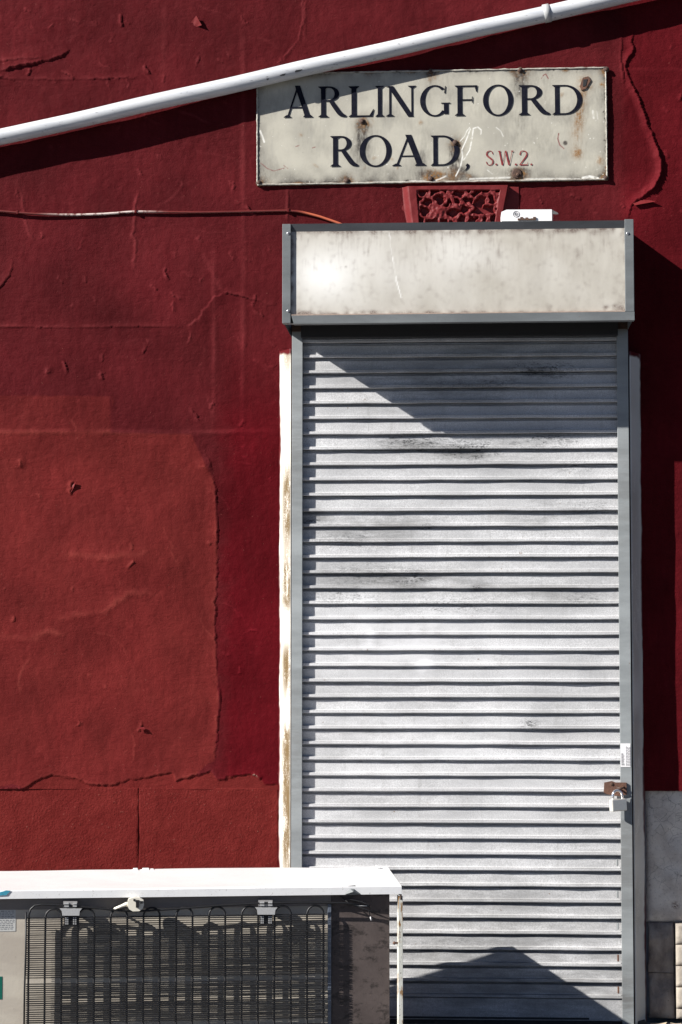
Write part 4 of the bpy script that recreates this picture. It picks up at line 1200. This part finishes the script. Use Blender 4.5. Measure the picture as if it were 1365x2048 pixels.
# cabinet and its back
xr_ = F(780, 1900, ov).x; xc_ = F(663, 1900, ov).x
m = MB(); m.box(-LW, xr_, ov + .003, depth - .03, .02, zl - .004, .004); bld(m, 'cabinet', M['fridgebrown'])
m = MB(); m.box(-LW + .002, xc_ - .0005, ov, ov + .0028, .03, zl - .005, .0006); bld(m, 'back_sheet', M['fridgeback'])
m = MB(); m.box(xc_, xr_ - .001, ov - .004, ov + .0028, .03, zl - .005, .0012); bk = bld(m, 'compressor_cover', M['fridgebrown'])
bk['label'] = 'grimy brown sheet at the end of the fridge back'
m = MB(); m.box(-LW + .02, xr_ - .02, depth - .0295, depth - .004, .02, zl - .02, .012); bld(m, 'door', M['fridge'])
# upright band just under the sheet, coloured dark as the overhang's shadow
za_ = F(300, 1816, ov).z
m = MB(); m.box(-LW + .004, xc_ - .001, ov - .0035, ov - .0004, za_, zl - .006, .0008); bld(m, 'sheet_shade_band', simple('sheet_shade_grey', (.20, .175, .16), .55, 0, .15, 40))
# loose metal strip past the end of the cabinet
s0, s1 = F(797, 1792, 0.004), F(806.5, 2048, 0.004)
m = MB(); m.box(s0.x, s1.x, .003, .006, .004, s0.z, .0008); m.box(s0.x, s0.x + .003, .0062, .03, .004, s0.z, .0005)
stp = bld(m, 'edge_strip', M['strip'])
m = MB(); q = F(800, 1780, 0.002); m.tube([(q.x, .010, zl - hl - .001), (q.x + .003, .004, s0.z + .008), (q.x + .004, .0045, s0.z - .01)], [.004, .003, .003], 6); bld(m, 'hook', M['dark_rust'], stp)
q = F(790, 1886, .012); m = MB(); m.tube([(q.x - .006, .012, q.z), (q.x - .001, .012, q.z), (q.x + .0, .012, q.z), (s0.x + .004, .012, q.z)], [.001, .006, .003, .003], 8); bld(m, 'bolt', M['rust'], stp)
# condenser: one serpentine tube and many wires
STO = .026
yc = ov - STO
tx_ = [58 + 32.75 * i for i in range(19)]
ztube = F(300, 1832, yc).z; r_t = .0028
fx = [F(u, 1900, yc).x for u in tx_]
zbot = .07
cd = thing_parent = fr
pth = []
# first leg bends over into the long top run
run = [(740, 1812), (690, 1806), (610, 1805), (530, 1806), (440, 1811), (350, 1818), (290, 1822), (250, 1822), (190, 1816), (130, 1811), (85, 1809), (70, 1811), (62, 1818), (58, 1830)]
pth = [F(u, v, yc - .004) for u, v in run]
tube_pts = list(pth)
for i in range(19):
    up = (i % 2 == 0)
    zsq = (ztube, zbot) if up else (zbot, ztube)
    ns = 6
    if i > 0:
        xa, xb = fx[i - 1], fx[i]; c0 = (xa + xb) / 2; rr_ = (xb - xa) / 2
        zc_ = zbot if up is False and False else None
    for k in range(ns + 1):
        z = zsq[0] + (zsq[1] - zsq[0]) * k / ns
        tube_pts.append(Vector((fx[i] + random.uniform(-.0005, .0005), yc, z)))
    if i < 18:
        xa, xb = fx[i], fx[i + 1]; c0 = (xa + xb) / 2; rr_ = (xb - xa) / 2
        base = zsq[1]; sg = -1 if up else 1
        for k in range(1, 12):
            a = math.pi - math.pi * k / 12
            tube_pts.append(Vector((c0 + rr_ * math.cos(a), yc, base + sg * rr_ * math.sin(a))))
m = MB(); m.tube(tube_pts, r_t, 8)
m.tube([F(52.5, 1824, yc - .003), F(52, 1900, yc - .003), F(49.5, 1980, yc - .003), F(48.5, 2060, yc - .003)], .0026, 7)
cond = bld(m, 'condenser_coil', M['wireblack'])
m = MB(); v = 1832.0; xa, xb = F(53, 1900, yc).x, F(651, 1900, yc).x
k = 0
rw = random.Random(6)
while v < 2200:
    z = F(350, v, yc).z
    if z < .075: break
    if not (1954 < v < 1962.5 or 2042 < v < 2050):
        for sd, wr in ((-1, .00125), (1, .0007)):
            nseg = 8
            pts_ = [(xa + (xb - xa) * i / nseg, yc + sd * (r_t + .0006), z + rw.uniform(-.0006, .0006) + (.0012 * math.sin(i * 2.1 + v) if i > 5 and v > 1900 else 0)) for i in range(nseg + 1)]
            m.tube(pts_, wr, 4, cap=False)
    v += 4.25
wires = bld(m, 'condenser_wires', M['wireblack'], cond); wires['kind'] = 'stuff'
# toothed strip at the right end of the coil
m = MB(); q0, q1 = F(656, 1808, ov - .008), F(662, 2048, ov - .008)
m.box(q0.x, q1.x + .001, ov - .012, ov - .0042, .04, q0.z, .0008); bld(m, 'joint_strip', simple('blue_grey_strip', (.13, .15, .19), .5, .2, .3, 160, .001))
# clips that hold the coil
for cu, cv in ((142, 1824), (533, 1822)):
    yb_ = yc - .008
    def P(du, dv): q_ = F(cu + du, cv + dv, yb_); return (q_.x, q_.z)
    m = MB(); m.prism([P(-22, -7), P(22, -7), P(18, -2), P(17, 7), P(-17, 7), P(-18, -2)], yb_ - .003, yb_ + .004)
    br = bld(m, 'coil_clip', M['bracket'])
    m = MB()
    m.prism([P(-15, -8.2), P(13, -8.2), P(13, -21), P(-15, -21)], yb_ + .006, ov - .004); bld(m, 'clip_back', simple('clip_back_grey', (.30, .29, .29), .5), br)  # back plate in a darker grey than the clip
    m = MB()
    for a, b in ((-13, -4), (4, 12)): m.prism([P(a, -18), P(b, -18), P(b, -15.5), P(a, -15.5)], yb_ - .002, yb_ + .0055); m.prism([P(a, -13), P(b, -13), P(b, -10.5), P(a, -10.5)], yb_ - .002, yb_ + .0055)
    bld(m, 'clip_lug', M['bracket'], br)
    m = MB()
    for dx in (-11, -7.5, 4.5, 8.5):
        for dy in (11, 15, 19, 23): m.prism([P(dx, dy), P(dx + 2.6, dy), P(dx + 2.6, dy + 2), P(dx, dy + 2)], yc - .0062, yc - .0015)
    bld(m, 'clip_teeth', M['bracket'], br)
    m = MB(); m.prism([P(-13, 8.5), P(13, 8.5), P(13, 27), P(-13, 27)], yc - .0014, yc + .002); bld(m, 'clip_foot', M['black'], br)
# mains plug tucked under the edge
yp = -.012
def PP(u, v): q_ = F(u, v, yp); return (q_.x, q_.z)
m = MB(); m.prism([PP(258, 1797), PP(268, 1794), PP(280, 1795), PP(287, 1799), PP(288.5, 1808), PP(286, 1816), PP(279, 1821.5), PP(266, 1822), PP(259, 1818), PP(256, 1813), PP(256, 1802)], yp - .010, yp + .010)
plug = bld(m, 'mains_plug', M['cream_plastic'])
plug['label'] = 'cream three-pin mains plug tucked under the edge of the fridge'
m = MB()
for a, b, c_, d in ((272, 278, 1799, 1814), (281, 286, 1801, 1806), (267, 270, 1797, 1801)): m.prism([PP(a, c_), PP(b, c_), PP(b, d), PP(a, d)], yp - .017, yp - .0102)
bld(m, 'pin', M['black'], plug)
m = MB(); q = [F(257, 1808, yp), F(252, 1809, yp), F(244, 1812, yp), F(236, 1815, yp), F(231, 1817, yp + .014), F(229, 1818, ov - .006)]
m.tube(q, [.0065, .006, .0042, .0038, .0036, .0034], 8); bld(m, 'flex', M['cream_plastic'], plug)
# bare wires hanging from the corner
m = MB()
m.tube([F(680, 1792, .012), F(700, 1799, .008), F(722, 1803, .0), F(737, 1809, -.004), F(741, 1818, -.004)], .0016, 6)
m.tube([F(672, 1804, .012), F(700, 1808, .006), F(722, 1815, .0), F(738, 1820, -.004), F(741, 1834, -.004)], .0018, 6)
m.tube([F(684, 1794, .012), F(702, 1810, .006), F(720, 1813, .002), F(738, 1813, -.004)], .0015, 6)
lw = bld(m, 'loose_wire', M['wireblack'])
m = MB(); m.tube([F(741, 1833, -.004), F(743, 1841, -.004)], .0019, 6); bld(m, 'wire_end', M['paper'], lw)
m = MB(); m.tube([F(702, 1808.5, .004), F(720, 1811.5, -.001), F(735, 1812, -.005)], .0012, 6); bld(m, 'wire_core', M['bracket'], lw)
# stickers
yk = ov - .0008
m = MB(); a, b = F(-14, 1863, yk), F(32, 1817, yk); m.box(a.x, b.x, yk, ov - .0001, a.z, b.z); rp = bld(m, 'rating_label', simple('silver_label', (.58, .58, .56), .4, .1, .08, 80))
m = MB(); rk = random.Random(9); z = a.z + .006
while z < b.z - .006:
    x = a.x + .004
    while x < b.x - .008:
        l = rk.uniform(.003, .010); m.box(x, min(x + l, b.x - .004), yk - .0006, yk - .0001, z, z + .0014); x += l + .003
    z += .0048
bld(m, 'print', M['greyprint'], rp)
m = MB(); a, b = F(-26, 1999, yk), F(5, 1953, yk); m.box(a.x, b.x, yk, ov - .0001, a.z, b.z); bld(m, 'green_label', M['green'])
# feet side: the cabinet rests on two battens
for xa in (-LW + .1, xr_ - .16):
    m = MB(); m.box(xa, xa + .06, ov + .02, depth - .04, 0, .0205, .003); bld(m, 'skid', M['step'])

# ------------------------------------------------------------------ litter by the threshold
def leaf(u, v, y, s, rz, label):
    q = W(u, v, y); m = MB(); vv = []; n_ = 8
    for i in range(n_ + 1):
        f = i / n_; w_ = .22 * s * math.sin(math.pi * f) ** .8
        z = .003 + .010 * s / .05 * (f - .5) ** 2 * 2
        vv += [(s * (f - .5), -w_, z + .003), (s * (f - .5), 0, z), (s * (f - .5), w_, z + .004)]
    fs = []
    for i in range(n_):
        b = i * 3; fs += [(b, b + 3, b + 4, b + 1), (b + 1, b + 4, b + 5, b + 2)]
    m.add(vv, fs, True); o = m.build('dry_leaf', M['leaf']); o.location = (q.x, y, .0); o.rotation_euler = (0, 0, rz)
    tag(o, label, 'leaf', 'litter at the foot of the wall')
leaf(1318, 2040, -.075, .06, .5, 'pale dry leaf below the rough base stone')
leaf(1352, 2044, -.06, .035, -.4, 'small dry leaf at the right foot of the wall')
leaf(1262, 2042, -.10, .03, 1.2, 'small brown leaf below the right guide rail')
